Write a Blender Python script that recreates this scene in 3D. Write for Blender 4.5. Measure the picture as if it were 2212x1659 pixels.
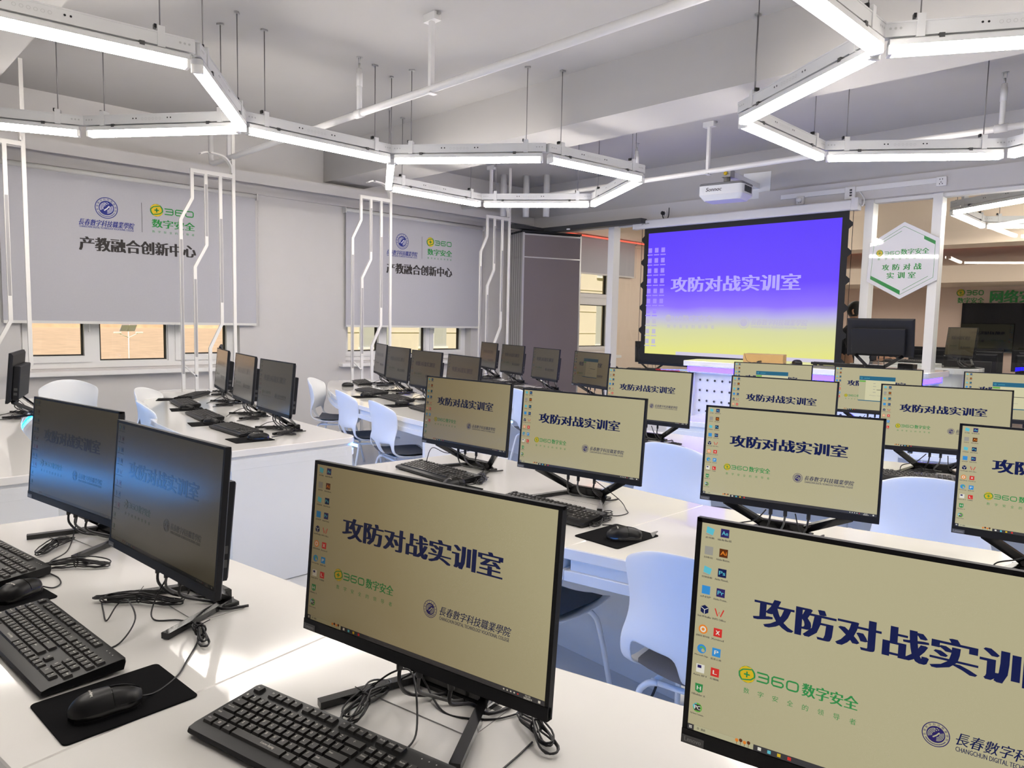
import bpy, bmesh, math, random
from mathutils import Matrix, Vector
random.seed(7)
PI = math.pi
S = bpy.context.scene
for o in list(bpy.data.objects): bpy.data.objects.remove(o)
C = S.collection
# ------------------------------------------------------------------ camera, light, exposure
cd = bpy.data.cameras.new('camera'); cam = bpy.data.objects.new('camera', cd); C.objects.link(cam)
cd.sensor_fit = 'HORIZONTAL'; cd.sensor_width = 36.0; cd.lens = 25.603; cd.clip_start = .02; cd.clip_end = 900
R_ = Vector((0.698196, 0.715601, 0.020940)); U_ = Vector((-0.076818, 0.045804, 0.995992)); F_ = Vector((-0.711774, 0.697006, -0.086951))
M = Matrix((( R_.x, U_.x, -F_.x), (R_.y, U_.y, -F_.y), (R_.z, U_.z, -F_.z))).to_4x4()
M.translation = Vector((0, 0, 1.4448)); cam.matrix_world = M
S.camera = cam
W = bpy.data.worlds.new('sky'); S.world = W; W.use_nodes = True
wn = W.node_tree; bg = wn.nodes['Background']
sky = wn.nodes.new('ShaderNodeTexSky'); sky.sky_type = 'HOSEK_WILKIE'; sky.turbidity = 6.0; sky.ground_albedo = .4
sky.sun_direction = (0.55, -0.45, 0.70)
wn.links.new(sky.outputs[0], bg.inputs[0]); bg.inputs[1].default_value = 0.9
sd = bpy.data.lights.new('sun', 'SUN'); sd.energy = 5.5; sd.angle = .05; sd.color = (1, .93, .82)
so = bpy.data.objects.new('sun', sd); C.objects.link(so); so.rotation_euler = Vector((-0.55, 0.45, -0.70)).to_track_quat('-Z', 'Y').to_euler()
S.view_settings.view_transform = 'Standard'; S.view_settings.look = 'None'; S.view_settings.gamma = 1; S.view_settings.use_curve_mapping = False
S.view_settings.exposure = 0.0
S.cycles.max_bounces = 8; S.cycles.diffuse_bounces = 4; S.cycles.glossy_bounces = 4; S.cycles.transmission_bounces = 6; S.cycles.transparent_max_bounces = 12
S.cycles.caustics_reflective = False; S.cycles.caustics_refractive = False; S.cycles.sample_clamp_indirect = 6
LAMP = 40.0      # glow of the ceiling tubes

# ------------------------------------------------------------------ materials
def mat(name, col, rough=.5, metal=0, spec=.5, coat=0, noise=0, nscale=40, bump=0, bscale=200, emit=None, es=0, sample=True, alpha=None):
    m = bpy.data.materials.new(name); m.use_nodes = True; nt = m.node_tree; b = nt.nodes['Principled BSDF']
    b.inputs['Base Color'].default_value = (*col, 1); b.inputs['Roughness'].default_value = rough; b.inputs['Metallic'].default_value = metal
    b.inputs['Specular IOR Level'].default_value = spec; b.inputs['Coat Weight'].default_value = coat; b.inputs['Coat Roughness'].default_value = .03
    if noise or bump:
        tc = nt.nodes.new('ShaderNodeTexCoord')
    if noise:
        n = nt.nodes.new('ShaderNodeTexNoise'); n.inputs['Scale'].default_value = nscale; n.inputs['Detail'].default_value = 4
        nt.links.new(tc.outputs['Object'], n.inputs['Vector'])
        mx = nt.nodes.new('ShaderNodeMix'); mx.data_type = 'RGBA'
        mx.inputs[6].default_value = (*[c * (1 - noise) for c in col], 1); mx.inputs[7].default_value = (*[min(1, c * (1 + noise)) for c in col], 1)
        nt.links.new(n.outputs[0], mx.inputs[0]); nt.links.new(mx.outputs[2], b.inputs['Base Color'])
    if bump:
        n2 = nt.nodes.new('ShaderNodeTexNoise'); n2.inputs['Scale'].default_value = bscale; nt.links.new(tc.outputs['Object'], n2.inputs['Vector'])
        bp = nt.nodes.new('ShaderNodeBump'); bp.inputs['Strength'].default_value = bump; bp.inputs['Distance'].default_value = .002
        nt.links.new(n2.outputs[0], bp.inputs['Height']); nt.links.new(bp.outputs[0], b.inputs['Normal'])
    if emit:
        b.inputs['Emission Color'].default_value = (*emit, 1); b.inputs['Emission Strength'].default_value = es
        m.cycles.emission_sampling = 'AUTO' if sample else 'NONE'
    return m

def glass_mat(name, tint=(1, 1, 1), f=1.0):
    m = bpy.data.materials.new(name); m.use_nodes = True; nt = m.node_tree; nt.nodes.clear()
    o = nt.nodes.new('ShaderNodeOutputMaterial'); t = nt.nodes.new('ShaderNodeBsdfTransparent'); g = nt.nodes.new('ShaderNodeBsdfGlossy')
    fr = nt.nodes.new('ShaderNodeFresnel'); fr.inputs[0].default_value = 1.5; mx = nt.nodes.new('ShaderNodeMixShader')
    t.inputs[0].default_value = (*tint, 1); g.inputs['Roughness'].default_value = 0.0
    mm = nt.nodes.new('ShaderNodeMath'); mm.operation = 'MULTIPLY'; mm.inputs[1].default_value = f
    ge = nt.nodes.new('ShaderNodeNewGeometry'); iv = nt.nodes.new('ShaderNodeMath'); iv.operation = 'SUBTRACT'; iv.inputs[0].default_value = f; nt.links.new(ge.outputs['Backfacing'], iv.inputs[1]); iv.use_clamp = True
    nt.links.new(fr.outputs[0], mm.inputs[0]); nt.links.new(iv.outputs[0], mm.inputs[1]); nt.links.new(mm.outputs[0], mx.inputs[0])
    nt.links.new(t.outputs[0], mx.inputs[1]); nt.links.new(g.outputs[0], mx.inputs[2]); nt.links.new(mx.outputs[0], o.inputs[0])
    return m

# an LCD panel gives less and warmer light the further one stands off its axis (falloff of the panel itself)
LG = bpy.data.node_groups.new('panel_angle', 'ShaderNodeTree')
LG.interface.new_socket('Color', in_out='OUTPUT', socket_type='NodeSocketColor')
go = LG.nodes.new('NodeGroupOutput'); lw = LG.nodes.new('ShaderNodeLayerWeight'); lw.inputs[0].default_value = .5
cr = LG.nodes.new('ShaderNodeValToRGB'); e = cr.color_ramp.elements
e[0].position = 0; e[0].color = (1, 1, 1, 1); e[1].position = .90; e[1].color = (.03, .026, .02, 1)
for pos, c in ((.08, (.96, .96, .95)), (.18, (.80, .77, .72)), (.30, (.44, .375, .30)), (.42, (.17, .142, .12)), (.52, (.085, .075, .065)), (.64, (.05, .046, .042))):
    x = e.new(pos); x.color = (*c, 1)
LG.links.new(lw.outputs['Facing'], cr.inputs[0]); LG.links.new(cr.outputs[0], go.inputs[0])
def lcd(name, col, wash=None):
    m = mat(name, (.008, .008, .009), .19, spec=.42); nt = m.node_tree; b = nt.nodes['Principled BSDF']
    g = nt.nodes.new('ShaderNodeGroup'); g.node_tree = LG; mx = nt.nodes.new('ShaderNodeMix'); mx.data_type = 'RGBA'; mx.blend_type = 'MULTIPLY'
    mx.inputs[0].default_value = 1; mx.inputs[7].default_value = (*col, 1)
    if wash:      # soft curved sheet in the wallpaper
        tc = nt.nodes.new('ShaderNodeTexCoord'); mp = nt.nodes.new('ShaderNodeMapping'); mp.inputs['Location'].default_value = (-.10, 0, .02)
        gr = nt.nodes.new('ShaderNodeTexWave'); gr.inputs['Scale'].default_value = 1.3; gr.inputs['Distortion'].default_value = 2.2; gr.inputs['Detail'].default_value = 0
        rp = nt.nodes.new('ShaderNodeValToRGB'); rp.color_ramp.elements[0].color = (*col, 1); rp.color_ramp.elements[1].color = (*wash, 1)
        rp.color_ramp.elements[0].position = .55; rp.color_ramp.elements[1].position = 1
        nt.links.new(tc.outputs['Object'], mp.inputs[0]); nt.links.new(mp.outputs[0], gr.inputs[0]); nt.links.new(gr.outputs['Fac'], rp.inputs[0]); nt.links.new(rp.outputs[0], mx.inputs[7])
    nt.links.new(g.outputs[0], mx.inputs[6]); nt.links.new(mx.outputs[2], b.inputs['Emission Color']); b.inputs['Emission Strength'].default_value = 1
    m.cycles.emission_sampling = 'NONE'
    return m

m_wall = mat('white_plaster', (.60, .58, .565), .75, noise=.02, nscale=6, bump=.1, bscale=300)
m_ceil = mat('white_ceiling_paint', (.48, .465, .45), .85, noise=.02, nscale=4)
m_floor = mat('pale_floor_tile', (.68, .68, .68), .25, noise=.05, nscale=5)
m_desk = mat('white_gloss_lacquer', (.88, .86, .83), .10, spec=.5, coat=.6, noise=.01, nscale=3)
m_panel = mat('white_laminate', (.78, .79, .80), .35, noise=.01, nscale=3)
m_seam = mat('dark_joint', (.22, .22, .22), .6)
m_blk = mat('black_plastic', (.008, .008, .009), .40, spec=.35, noise=.2, nscale=300)
m_blk2 = mat('black_matte_plastic', (.007, .007, .009), .55, spec=.3, bump=.15, bscale=900)
m_gloss = mat('black_gloss_plastic', (.010, .010, .011), .16)
m_key = mat('keycap_plastic', (.036, .034, .033), .5)
m_mark = mat('pale_key_print', (.62, .60, .56), .6)
m_badge = mat('grey_badge', (.10, .10, .105), .4)
m_badget = mat('badge_print', (.33, .33, .33), .5)
m_cord = mat('black_cord_rubber', (.012, .011, .014), .45)
m_cordg = mat('grey_cord_rubber', (.10, .10, .10), .5)
m_pad = mat('black_mouse_cloth', (.004, .004, .005), .95, spec=.15, noise=.3, nscale=400, bump=.3, bscale=1500)
m_shell = mat('white_shell_plastic', (.80, .81, .82), .35, noise=.01, nscale=5)
m_cush = mat('grey_seat_cloth', (.115, .118, .135), .9, noise=.15, nscale=300, bump=.3, bscale=900)
m_cushl = mat('grey_cloth_back', (.30, .30, .30), .9)
m_leg = mat('white_powder_metal', (.78, .80, .82), .35)
m_alu = mat('white_lamp_metal', (.62, .62, .62), .4)
m_glow = mat('lamp_diffuser', (.9, .9, .88), .5, emit=(1, .935, .86), es=LAMP)
m_cap = mat('white_cap_plastic', (.86, .85, .82), .45)
m_wire = mat('steel_wire', (.22, .21, .21), .4, metal=.6)
m_pipe = mat('white_pipe_paint', (.74, .73, .72), .35, noise=.03, nscale=8)
m_steel = mat('dull_steel', (.45, .45, .45), .4, metal=.8)
m_pole = mat('white_bar_paint', (.76, .74, .70), .5)
m_inset = mat('grey_bar_inset', (.33, .32, .32), .5)
m_frame = mat('white_upvc', (.83, .82, .80), .35)
m_gask = mat('black_gasket', (.03, .025, .02), .7)
m_glass = glass_mat('window_glass')
m_glass2 = glass_mat('partition_glass', (.97, .98, .97), 1.0)
m_blind = mat('pale_blind_fabric', (.47, .465, .495), .9, noise=.03, nscale=60)
m_tube = mat('white_blind_tube', (.70, .69, .66), .4)
m_navyp = mat('navy_print', (.02, .03, .22), .8)
m_greenp = mat('green_print', (.02, .26, .05), .8)
m_goldp = mat('gold_print', (.72, .50, .02), .8)
m_darkp = mat('dark_print', (.035, .03, .028), .8)
m_whitep = mat('white_print', (.75, .75, .78), .8)
m_led = mat('blue_led_strip', (.2, .3, .9), .5, emit=(.06, .31, 1.0), es=36.0)
m_led2 = mat('violet_blue_led_strip', (.1, .1, .9), .5, emit=(.012, .006, 1.0), es=45.0)
m_cyan = mat('cyan_led_strip', (.1, .6, .9), .5, emit=(.0, .33, 1.0), es=26.0)
m_part = mat('grey_partition_felt', (.15, .125, .13), .7, noise=.05, nscale=3)
m_partf = mat('brushed_aluminium', (.55, .54, .52), .32, metal=.7)
m_scr_h = mat('white_screen_case', (.74, .73, .74), .4)
m_scr_b = mat('black_screen_border', (.006, .006, .008), .7)
m_pj = mat('white_projector_plastic', (.80, .81, .81), .35)
m_pj2 = mat('grey_projector_top', (.20, .20, .20), .5)
m_vent = mat('dark_vent', (.05, .05, .05), .6)
m_sock = mat('white_socket_plastic', (.82, .81, .80), .35)
m_acr = mat('white_gloss_acrylic', (.80, .80, .84), .03, coat=1.0)
m_sgreen = mat('green_sign_paint', (.015, .25, .05), .2, coat=.5)
m_card = mat('brown_cardboard', (.50, .32, .13), .8, noise=.05, nscale=30)
m_teal = mat('beige_room_paint', (.80, .66, .53), .8, noise=.02, nscale=5)
m_far = mat('taupe_room_paint', (.72, .55, .46), .8, noise=.02, nscale=5)
m_red = mat('red_led_line', (.9, .1, .1), .5, emit=(1, .10, .05), es=1.2)
m_tv = mat('black_tv_glass', (.004, .004, .005), .12)
m_field = mat('dry_field_soil', (.78, .56, .38), .95, noise=.28, nscale=.35)
m_grass = mat('pale_verge_grass', (.62, .60, .22), .95, noise=.2, nscale=1.5)
m_bld = mat('cream_facade_stone', (.74, .66, .53), .8, noise=.05, nscale=1.2)
m_bldw = mat('facade_window_glass', (.50, .50, .46), .2)
m_lampw = mat('white_street_lamp_paint', (.85, .84, .86), .4)
m_solar = mat('solar_cells', (.45, .45, .60), .2)
m_skin = mat('skin', (.50, .26, .15), .5)
m_hair = mat('black_hair', (.01, .008, .007), .5)
m_cloth = mat('black_jacket_cloth', (.010, .010, .014), .9, bump=.2, bscale=300)
m_trou = mat('dark_trouser_cloth', (.02, .02, .025), .9)
m_redp = mat('red_plastic', (.75, .03, .04), .4)
# what the displays show
L = {k: lcd('display_' + k, c) for k, c in dict(navy=(.002, .007, .065), green=(.025, .24, .06), gold=(.62, .42, .012), dark=(.03, .028, .03), bar=(.035, .033, .037),
    text=(.07, .065, .06), white=(.72, .70, .62), orange=(.75, .22, .02), teal=(.02, .34, .38), red=(.60, .025, .02), blue=(.03, .25, .60), sky=(.10, .48, .58), grey=(.30, .29, .26),
    purple=(.02, .012, .11), brown=(.10, .02, .0), win=(.60, .57, .36), winb=(.012, .115, .20), lime=(.12, .40, .05), pale=(.45, .43, .27)).items()}
L['cream'] = lcd('display_cream', (.44, .40, .245))

# ------------------------------------------------------------------ mesh building
class G:
    def __init__(s): s.v = []; s.f = []; s.m = []; s.mats = []; s.sm = []
    def mi(s, m):
        if m not in s.mats: s.mats.append(m)
        return s.mats.index(m)
    def add(s, vs, fs, m, T=None, smooth=False):
        n = len(s.v); k = s.mi(m)
        s.v += [tuple(T @ Vector(p)) if T is not None else tuple(p) for p in vs]
        for f in fs: s.f.append([n + i for i in f]); s.m.append(k); s.sm.append(smooth)
        return s
    def box(s, x0, y0, z0, x1, y1, z1, m, T=None, ch=0):
        if ch: return s.slab([(x0, y0), (x1, y0), (x1, y1), (x0, y1)], z0, z1, m, ch, T)
        vs = [(x, y, z) for z in (z0, z1) for x, y in ((x0, y0), (x1, y0), (x1, y1), (x0, y1))]
        return s.add(vs, [(3, 2, 1, 0), (4, 5, 6, 7), (0, 1, 5, 4), (1, 2, 6, 5), (2, 3, 7, 6), (3, 0, 4, 7)], m, T)
    def slab(s, poly, z0, z1, m, ch=0, T=None, smooth=False):
        n = len(poly); rings = []
        if ch: rings = [(inset(poly, ch), z0), (poly, z0 + ch), (poly, z1 - ch), (inset(poly, ch), z1)]
        else: rings = [(poly, z0), (poly, z1)]
        vs = [(x, y, z) for p, z in rings for x, y in p]; fs = []
        for k in range(len(rings) - 1):
            for i in range(n):
                j = (i + 1) % n; fs.append((k * n + i, k * n + j, (k + 1) * n + j, (k + 1) * n + i))
        s.add(vs, fs, m, T, smooth)
        b = len(s.v) - len(vs)
        k = s.mi(m)
        s.f.append([b + i for i in reversed(range(n))]); s.m.append(k); s.sm.append(False)
        s.f.append([b + (len(rings) - 1) * n + i for i in range(n)]); s.m.append(k); s.sm.append(False)
        return s
    def tube(s, pts, r, m, n=8, T=None, caps=True, r2=None):
        pts = [Vector(p) for p in pts]; vs = []; fs = []; up = None
        for i, p in enumerate(pts):
            d = (pts[min(i + 1, len(pts) - 1)] - pts[max(i - 1, 0)]).normalized()
            if up is None:
                up = Vector((0, 0, 1)) if abs(d.z) < .9 else Vector((1, 0, 0))
            a = d.cross(up)
            if a.length < 1e-6: a = d.orthogonal()
            a.normalize(); up = a.cross(d).normalized()
            rr = r if r2 is None else r + (r2 - r) * i / (len(pts) - 1)
            for k in range(n):
                t = 2 * PI * k / n; vs.append(p + a * (rr * math.cos(t)) + up * (rr * math.sin(t)))
        for i in range(len(pts) - 1):
            for k in range(n):
                j = (k + 1) % n; fs.append((i * n + k, i * n + j, (i + 1) * n + j, (i + 1) * n + k))
        if caps: fs.append(tuple(reversed(range(n)))); fs.append(tuple((len(pts) - 1) * n + k for k in range(n)))
        return s.add(vs, fs, m, T, True)
    def bar(s, pts, w, d, m, wdir, T=None):       # flat bar of section w (along wdir) x d following pts
        pts = [Vector(p) for p in pts]; wdir = Vector(wdir); vs = []; fs = []
        for i, p in enumerate(pts):
            t = (pts[min(i + 1, len(pts) - 1)] - pts[max(i - 1, 0)]).normalized()
            a = (wdir - t * wdir.dot(t)).normalized(); b = t.cross(a).normalized()
            vs += [p + a * w / 2 + b * d / 2, p - a * w / 2 + b * d / 2, p - a * w / 2 - b * d / 2, p + a * w / 2 - b * d / 2]
        for i in range(len(pts) - 1):
            for k in range(4):
                j = (k + 1) % 4; fs.append((i * 4 + k, i * 4 + j, (i + 1) * 4 + j, (i + 1) * 4 + k))
        fs += [(3, 2, 1, 0), tuple(len(vs) - 4 + k for k in range(4))]
        return s.add(vs, fs, m, T)
    def quad(s, a, b, c, d, m, T=None): return s.add([a, b, c, d], [(0, 1, 2, 3)], m, T)
    def build(s, name, parent=None, loc=None, rot=None, auto=None, bevel=0):
        me = bpy.data.meshes.new(name); me.from_pydata(s.v, [], s.f)
        for m in s.mats: me.materials.append(m)
        me.polygons.foreach_set('material_index', s.m); me.polygons.foreach_set('use_smooth', [auto is not None or q for q in s.sm])
        if bevel:
            b = bmesh.new(); b.from_mesh(me); bmesh.ops.remove_doubles(b, verts=b.verts, dist=1e-6)
            ed = [x for x in b.edges if len(x.link_faces) == 2 and x.calc_face_angle(0) > .5]
            bmesh.ops.bevel(b, geom=ed, offset=bevel, segments=2, affect='EDGES', profile=.5, clamp_overlap=True)
            b.to_mesh(me); b.free()
        me.update()
        if auto is not None: me.set_sharp_from_angle(angle=auto)
        return put(name, me, parent, loc, rot)
def put(name, me, parent=None, loc=None, rot=None):
    o = bpy.data.objects.new(name, me); C.objects.link(o)
    if parent: o.parent = parent
    if loc is not None: o.location = loc
    if rot is not None: o.rotation_euler = rot
    return o
def inset(poly, d):
    n = len(poly); out = []
    area = sum(poly[i][0] * poly[(i + 1) % n][1] - poly[(i + 1) % n][0] * poly[i][1] for i in range(n)); sg = 1 if area > 0 else -1
    for i in range(n):
        p, q, r = Vector(poly[i - 1]), Vector(poly[i]), Vector(poly[(i + 1) % n])
        a = (q - p); b = (r - q)
        if a.length < 1e-9: a = b
        if b.length < 1e-9: b = a
        a.normalize(); b.normalize(); na = Vector((-a.y, a.x)) * sg; nb = Vector((-b.y, b.x)) * sg
        k = na + nb; k = k / max(.25, (1 + na.dot(nb)))
        out.append(tuple(q + k * d))
    return out
def rrect(w, d, r, n=5, cx=0, cy=0):
    out = []
    for k, (sx, sy) in enumerate(((1, 1), (-1, 1), (-1, -1), (1, -1))):
        for i in range(n + 1):
            t = PI / 2 * (k + i / n); out.append((cx + sx * (w / 2 - r) + r * math.cos(t), cy + sy * (d / 2 - r) + r * math.sin(t)))
    return out
def rcorner(poly, radii, n=5):        # round chosen corners of a polygon
    out = []; N = len(poly)
    for i in range(N):
        r = radii[i] if i < len(radii) else 0
        q = Vector(poly[i])
        if not r: out.append(tuple(q)); continue
        a = (Vector(poly[i - 1]) - q); b = (Vector(poly[(i + 1) % N]) - q); r = min(r, .48 * a.length, .48 * b.length); a.normalize(); b.normalize()
        for k in range(n + 1):
            t = k / n; out.append(tuple(q + a * r * (1 - t) ** 2 + b * r * t ** 2))
    return out
def spline(pts, n=8, closed=False):
    P = [Vector(p) for p in pts]; out = []; N = len(P)
    rng = range(N) if closed else range(N - 1)
    for i in rng:
        if closed: p0, p1, p2, p3 = P[i - 1], P[i], P[(i + 1) % N], P[(i + 2) % N]
        else: p0, p1, p2, p3 = P[max(i - 1, 0)], P[i], P[i + 1], P[min(i + 2, N - 1)]
        for k in range(n):
            t = k / n
            out.append(.5 * ((2 * p1) + (p2 - p0) * t + (2 * p0 - 5 * p1 + 4 * p2 - p3) * t * t + (3 * p1 - p0 - 3 * p2 + p3) * t ** 3))
    if not closed: out.append(P[-1])
    return out
_tx = {}
def glyphs(s):
    if s not in _tx:
        c = bpy.data.curves.new('lettering', 'FONT'); c.body = s; c.size = 1; c.resolution_u = 2; c.fill_mode = 'FRONT'
        o = bpy.data.objects.new('lettering', c); C.objects.link(o)
        me = bpy.data.meshes.new_from_object(o.evaluated_get(bpy.context.evaluated_depsgraph_get()))
        v = [(p.co.x, p.co.y) for p in me.vertices]; f = [tuple(p.vertices) for p in me.polygons]
        bpy.data.objects.remove(o); bpy.data.curves.remove(c); bpy.data.meshes.remove(me)
        xs = [p[0] for p in v]; ys = [p[1] for p in v]
        _tx[s] = (v, f, min(xs), max(xs), min(ys), max(ys))
    return _tx[s]
class Face:            # a flat place to draw on: origin, right, up, and how far each layer stands off
    def __init__(s, g, o, r, u, lift=.0004): s.g = g; s.o = Vector(o); s.r = Vector(r); s.u = Vector(u); s.n = s.r.cross(s.u).normalized(); s.k = 0; s.lift = lift
    def P(s, x, y, k=0): return s.o + s.r * x + s.u * y + s.n * (s.lift * (1 + k))
    def text(s, t, x0, y0, x1, y1, m, bold=(0,), shear=0, k=1):
        v, f, a, b, c, d = glyphs(t)
        for i, bo in enumerate(bold):
            s.g.add([s.P(x0 + (p[0] - a) / (b - a) * (x1 - x0) + bo + shear * ((p[1] - c) / (d - c) - .5) * (y1 - y0), y0 + (p[1] - c) / (d - c) * (y1 - y0), k + i * .02) for p in v], f, m)
    def rect(s, x0, y0, x1, y1, m, k=0): s.g.quad(s.P(x0, y0, k), s.P(x1, y0, k), s.P(x1, y1, k), s.P(x0, y1, k), m)
    def poly(s, pts, m, k=0): s.g.add([s.P(x, y, k) for x, y in pts], [tuple(range(len(pts)))], m)
    def disc(s, x, y, r, m, k=0, n=28, sy=1): s.poly([(x + r * math.cos(2 * PI * i / n), y + r * sy * math.sin(2 * PI * i / n)) for i in range(n)], m, k)
    def ring(s, x, y, r0, r1, m, k=0, a0=0, a1=2 * PI, n=32):
        vs = []; fs = []
        for i in range(n + 1):
            t = a0 + (a1 - a0) * i / n
            vs += [s.P(x + r0 * math.cos(t), y + r0 * math.sin(t), k), s.P(x + r1 * math.cos(t), y + r1 * math.sin(t), k)]
        for i in range(n): fs.append((2 * i, 2 * i + 1, 2 * i + 3, 2 * i + 2))
        s.g.add(vs, fs, m)
    def stroke(s, pts, w, m, k=0, closed=False):
        P = [Vector(p) for p in pts]; N = len(P); vs = []; fs = []
        for i in range(N):
            a = P[(i - 1) % N] if (closed or i) else P[0]; b = P[(i + 1) % N] if (closed or i < N - 1) else P[-1]
            t = (b - a); t.normalize(); n = Vector((-t.y, t.x)) * w / 2
            vs += [s.P(*(P[i] + n), k), s.P(*(P[i] - n), k)]
        for i in range(N if closed else N - 1):
            j = (i + 1) % N; fs.append((2 * i, 2 * i + 1, 2 * j + 1, 2 * j))
        s.g.add(vs, fs, m)
    # round badge of gold and green halves with a plus
    def plus_logo(s, x, y, r, mg, my, k=1):
        s.disc(x, y, r, mg, k)
        s.disc(x, y, r * .80, my, k + 1)
        s.poly([(x - r * .98, y + r * .18), (x - r * .75, y + r * .68), (x - r * .2, y + r * .98), (x + r * .4, y + r * .90), (x + r * .80, y + r * .60), (x + r * .3, y + r * .62), (x - r * .3, y + r * .45)], my, k + 2)
        s.poly([(x + r * .98, y - r * .18), (x + r * .75, y - r * .68), (x + r * .2, y - r * .98), (x - r * .4, y - r * .90), (x - r * .80, y - r * .60), (x - r * .3, y - r * .62), (x + r * .3, y - r * .45)], my, k + 2)
        s.stroke([(x - r * .95, y + .1 * r), (x - r * .5, y + r * .5), (x, y + r * .62), (x + r * .6, y + r * .72), (x + .9 * r, y + r * .3)], r * .16, mg, k + 3)
        s.stroke([(x + r * .95, y - .1 * r), (x + r * .5, y - r * .5), (x, y - r * .62), (x - r * .6, y - r * .72), (x - .9 * r, y - r * .3)], r * .16, mg, k + 3)
        s.rect(x - r * .35, y - r * .09, x + r * .35, y + r * .09, mg, k + 4); s.rect(x - r * .09, y - r * .35, x + r * .09, y + r * .35, mg, k + 4)
    def n360(s, x0, y0, x1, y1, m, k=1, wt=.13):
        h = y1 - y0; w = (x1 - x0) / 3; t = h * wt; i = t / 2
        def rr(a, b, c, d, r): return [(a + r, b), (c - r, b), (c - r * .3, b + r * .3), (c, b + r), (c, d - r), (c - r * .3, d - r * .3), (c - r, d), (a + r, d), (a + r * .3, d - r * .3), (a, d - r), (a, b + r), (a + r * .3, b + r * .3)]
        g = w * .86; r = h * .22; ym = y0 + h * .52
        a = x0; s.stroke([(a, y1 - i), (a + g - r, y1 - i), (a + g - i, y1 - r), (a + g - i, y0 + r), (a + g - r, y0 + i), (a, y0 + i)], t, m, k); s.stroke([(a + g * .12, ym), (a + g - i, ym)], t, m, k)
        a = x0 + w; s.stroke([(a + g, y1 - i), (a + r, y1 - i), (a + i, y1 - r), (a + i, y0 + r), (a + r, y0 + i), (a + g - r, y0 + i), (a + g - i, y0 + r), (a + g - i, ym - r * .6), (a + g - r, ym), (a + i, ym)], t, m, k)
        a = x0 + 2 * w; s.stroke(rr(a + i, y0 + i, a + g - i, y1 - i, r), t, m, k, True)
    def seal(s, x, y, r, m, mw, k=1, ring_text=True):
        s.ring(x, y, r * .93, r, m, k)
        s.disc(x, y, r * .67, m, k)
        for sg in (1, -1):
            for j in range(4):
                q = .50 - .09 * j
                s.ring(x + sg * -.06 * r, y + sg * -.02 * r, r * (q - .02), r * (q + .02), mw, k + 1, PI * .5 + (0 if sg > 0 else PI), PI * 1.15 + (0 if sg > 0 else PI), 10)
        s.stroke([(x - .2 * r, y - .25 * r), (x + .05 * r, y - .05 * r), (x + .25 * r, y + .2 * r)], r * .1, mw, k + 1)
        for dx, dy in ((-.08, .42), (.06, .5), (.03, .34), (.17, .42)): s.disc(x + dx * r, y + dy * r, r * .045, mw, k + 1, 8)
        if ring_text:
            for i, ch in enumerate('長春數字科技職業學院'):
                t = PI * (1.08 - i * 1.16 / 9); cx, cy = x + .80 * r * math.cos(t), y + .80 * r * math.sin(t); v, f, a, b, c, d = glyphs(ch); z = r * .19
                ca, sa = math.cos(t - PI / 2), math.sin(t - PI / 2)
                s.g.add([s.P(cx + ((p[0] - a) / (b - a) - .5) * z * ca - ((p[1] - c) / (d - c) - .5) * z * sa, cy + ((p[0] - a) / (b - a) - .5) * z * sa + ((p[1] - c) / (d - c) - .5) * z * ca, k) for p in v], f, m)
            s.ring(x, y, r * .76, r * .84, m, k, PI * 1.16, PI * 1.84, 20)
            for i in range(26):
                t = PI * (1.17 + .66 * i / 25); s.stroke([(x + .75 * r * math.cos(t), y + .75 * r * math.sin(t)), (x + .85 * r * math.cos(t), y + .85 * r * math.sin(t))], r * .012, mw, k + 1)
# ------------------------------------------------------------------ scene tree helpers
def tag(o, label=None, cat=None, group=None, kind=None):
    if label: o['label'] = label
    if cat: o['category'] = cat
    if group: o['group'] = group
    if kind: o['kind'] = kind
    return o
def thing(name, label, cat, loc=(0, 0, 0), rz=0, group=None):
    o = bpy.data.objects.new(name, None); C.objects.link(o); o.location = loc; o.rotation_euler = (0, 0, rz); o.empty_display_size = .05
    return tag(o, label, cat, group)
def struct(g, name, **k): return tag(g.build(name, **k), kind='structure')
def dup(root, loc, rz, label, group=None, skip=()):
    r = root.copy(); C.objects.link(r); r.location = loc; r.rotation_euler = (0, 0, rz); r['label'] = label
    if group: r['group'] = group
    for ch in root.children:
        if ch.name.split('.')[0] in skip: continue
        c = ch.copy(); C.objects.link(c); c.parent = r
        for q in ch.children:
            d = q.copy(); C.objects.link(d); d.parent = c
    return r
def Rz(a, loc=(0, 0, 0)): return Matrix.Translation(loc) @ Matrix.Rotation(a, 4, 'Z')
# ================================================================== THE ROOM
XW = -8.05; ZC = 3.47; YF = 8.1; XR = 4.2; YB = -4.0; YN = 14.0
g = G(); g.box(-8.3, YB - .2, -.12, XR + .2, YN + .2, 0, m_floor); struct(g, 'floor')
g = G(); g.box(-8.3, YB - .2, ZC, XR + .2, YN + .2, ZC + .15, m_ceil); struct(g, 'ceiling')
def wall_with_holes(g, x0, x1, ya, yb, z0, z1, holes, m):       # holes: (y0,y1,z0,z1) sorted along y
    y = ya
    for a, b, c, d in holes:
        g.box(x0, y, z0, x1, a, z1, m); g.box(x0, a, z0, x1, b, c, m); g.box(x0, a, d, x1, b, z1, m); y = b
    g.box(x0, y, z0, x1, yb, z1, m)
H1 = (1.47, 3.56, .885, 2.50); H2 = (4.93, 7.02, .885, 2.50); H0 = (-2.0, .05, .885, 2.50); H3 = (9.45, 10.42, .90, 2.50); H4 = (11.6, 13.4, .9, 2.5)
g = G(); wall_with_holes(g, -8.36, XW, YB, YF + .25, 0, ZC, [H0, H1, H2], m_wall); struct(g, 'wall_left')
g = G(); wall_with_holes(g, -8.36, XW, YF + .25, YN, 0, ZC, [H3, H4], m_teal); struct(g, 'wall_left_beyond')
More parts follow.
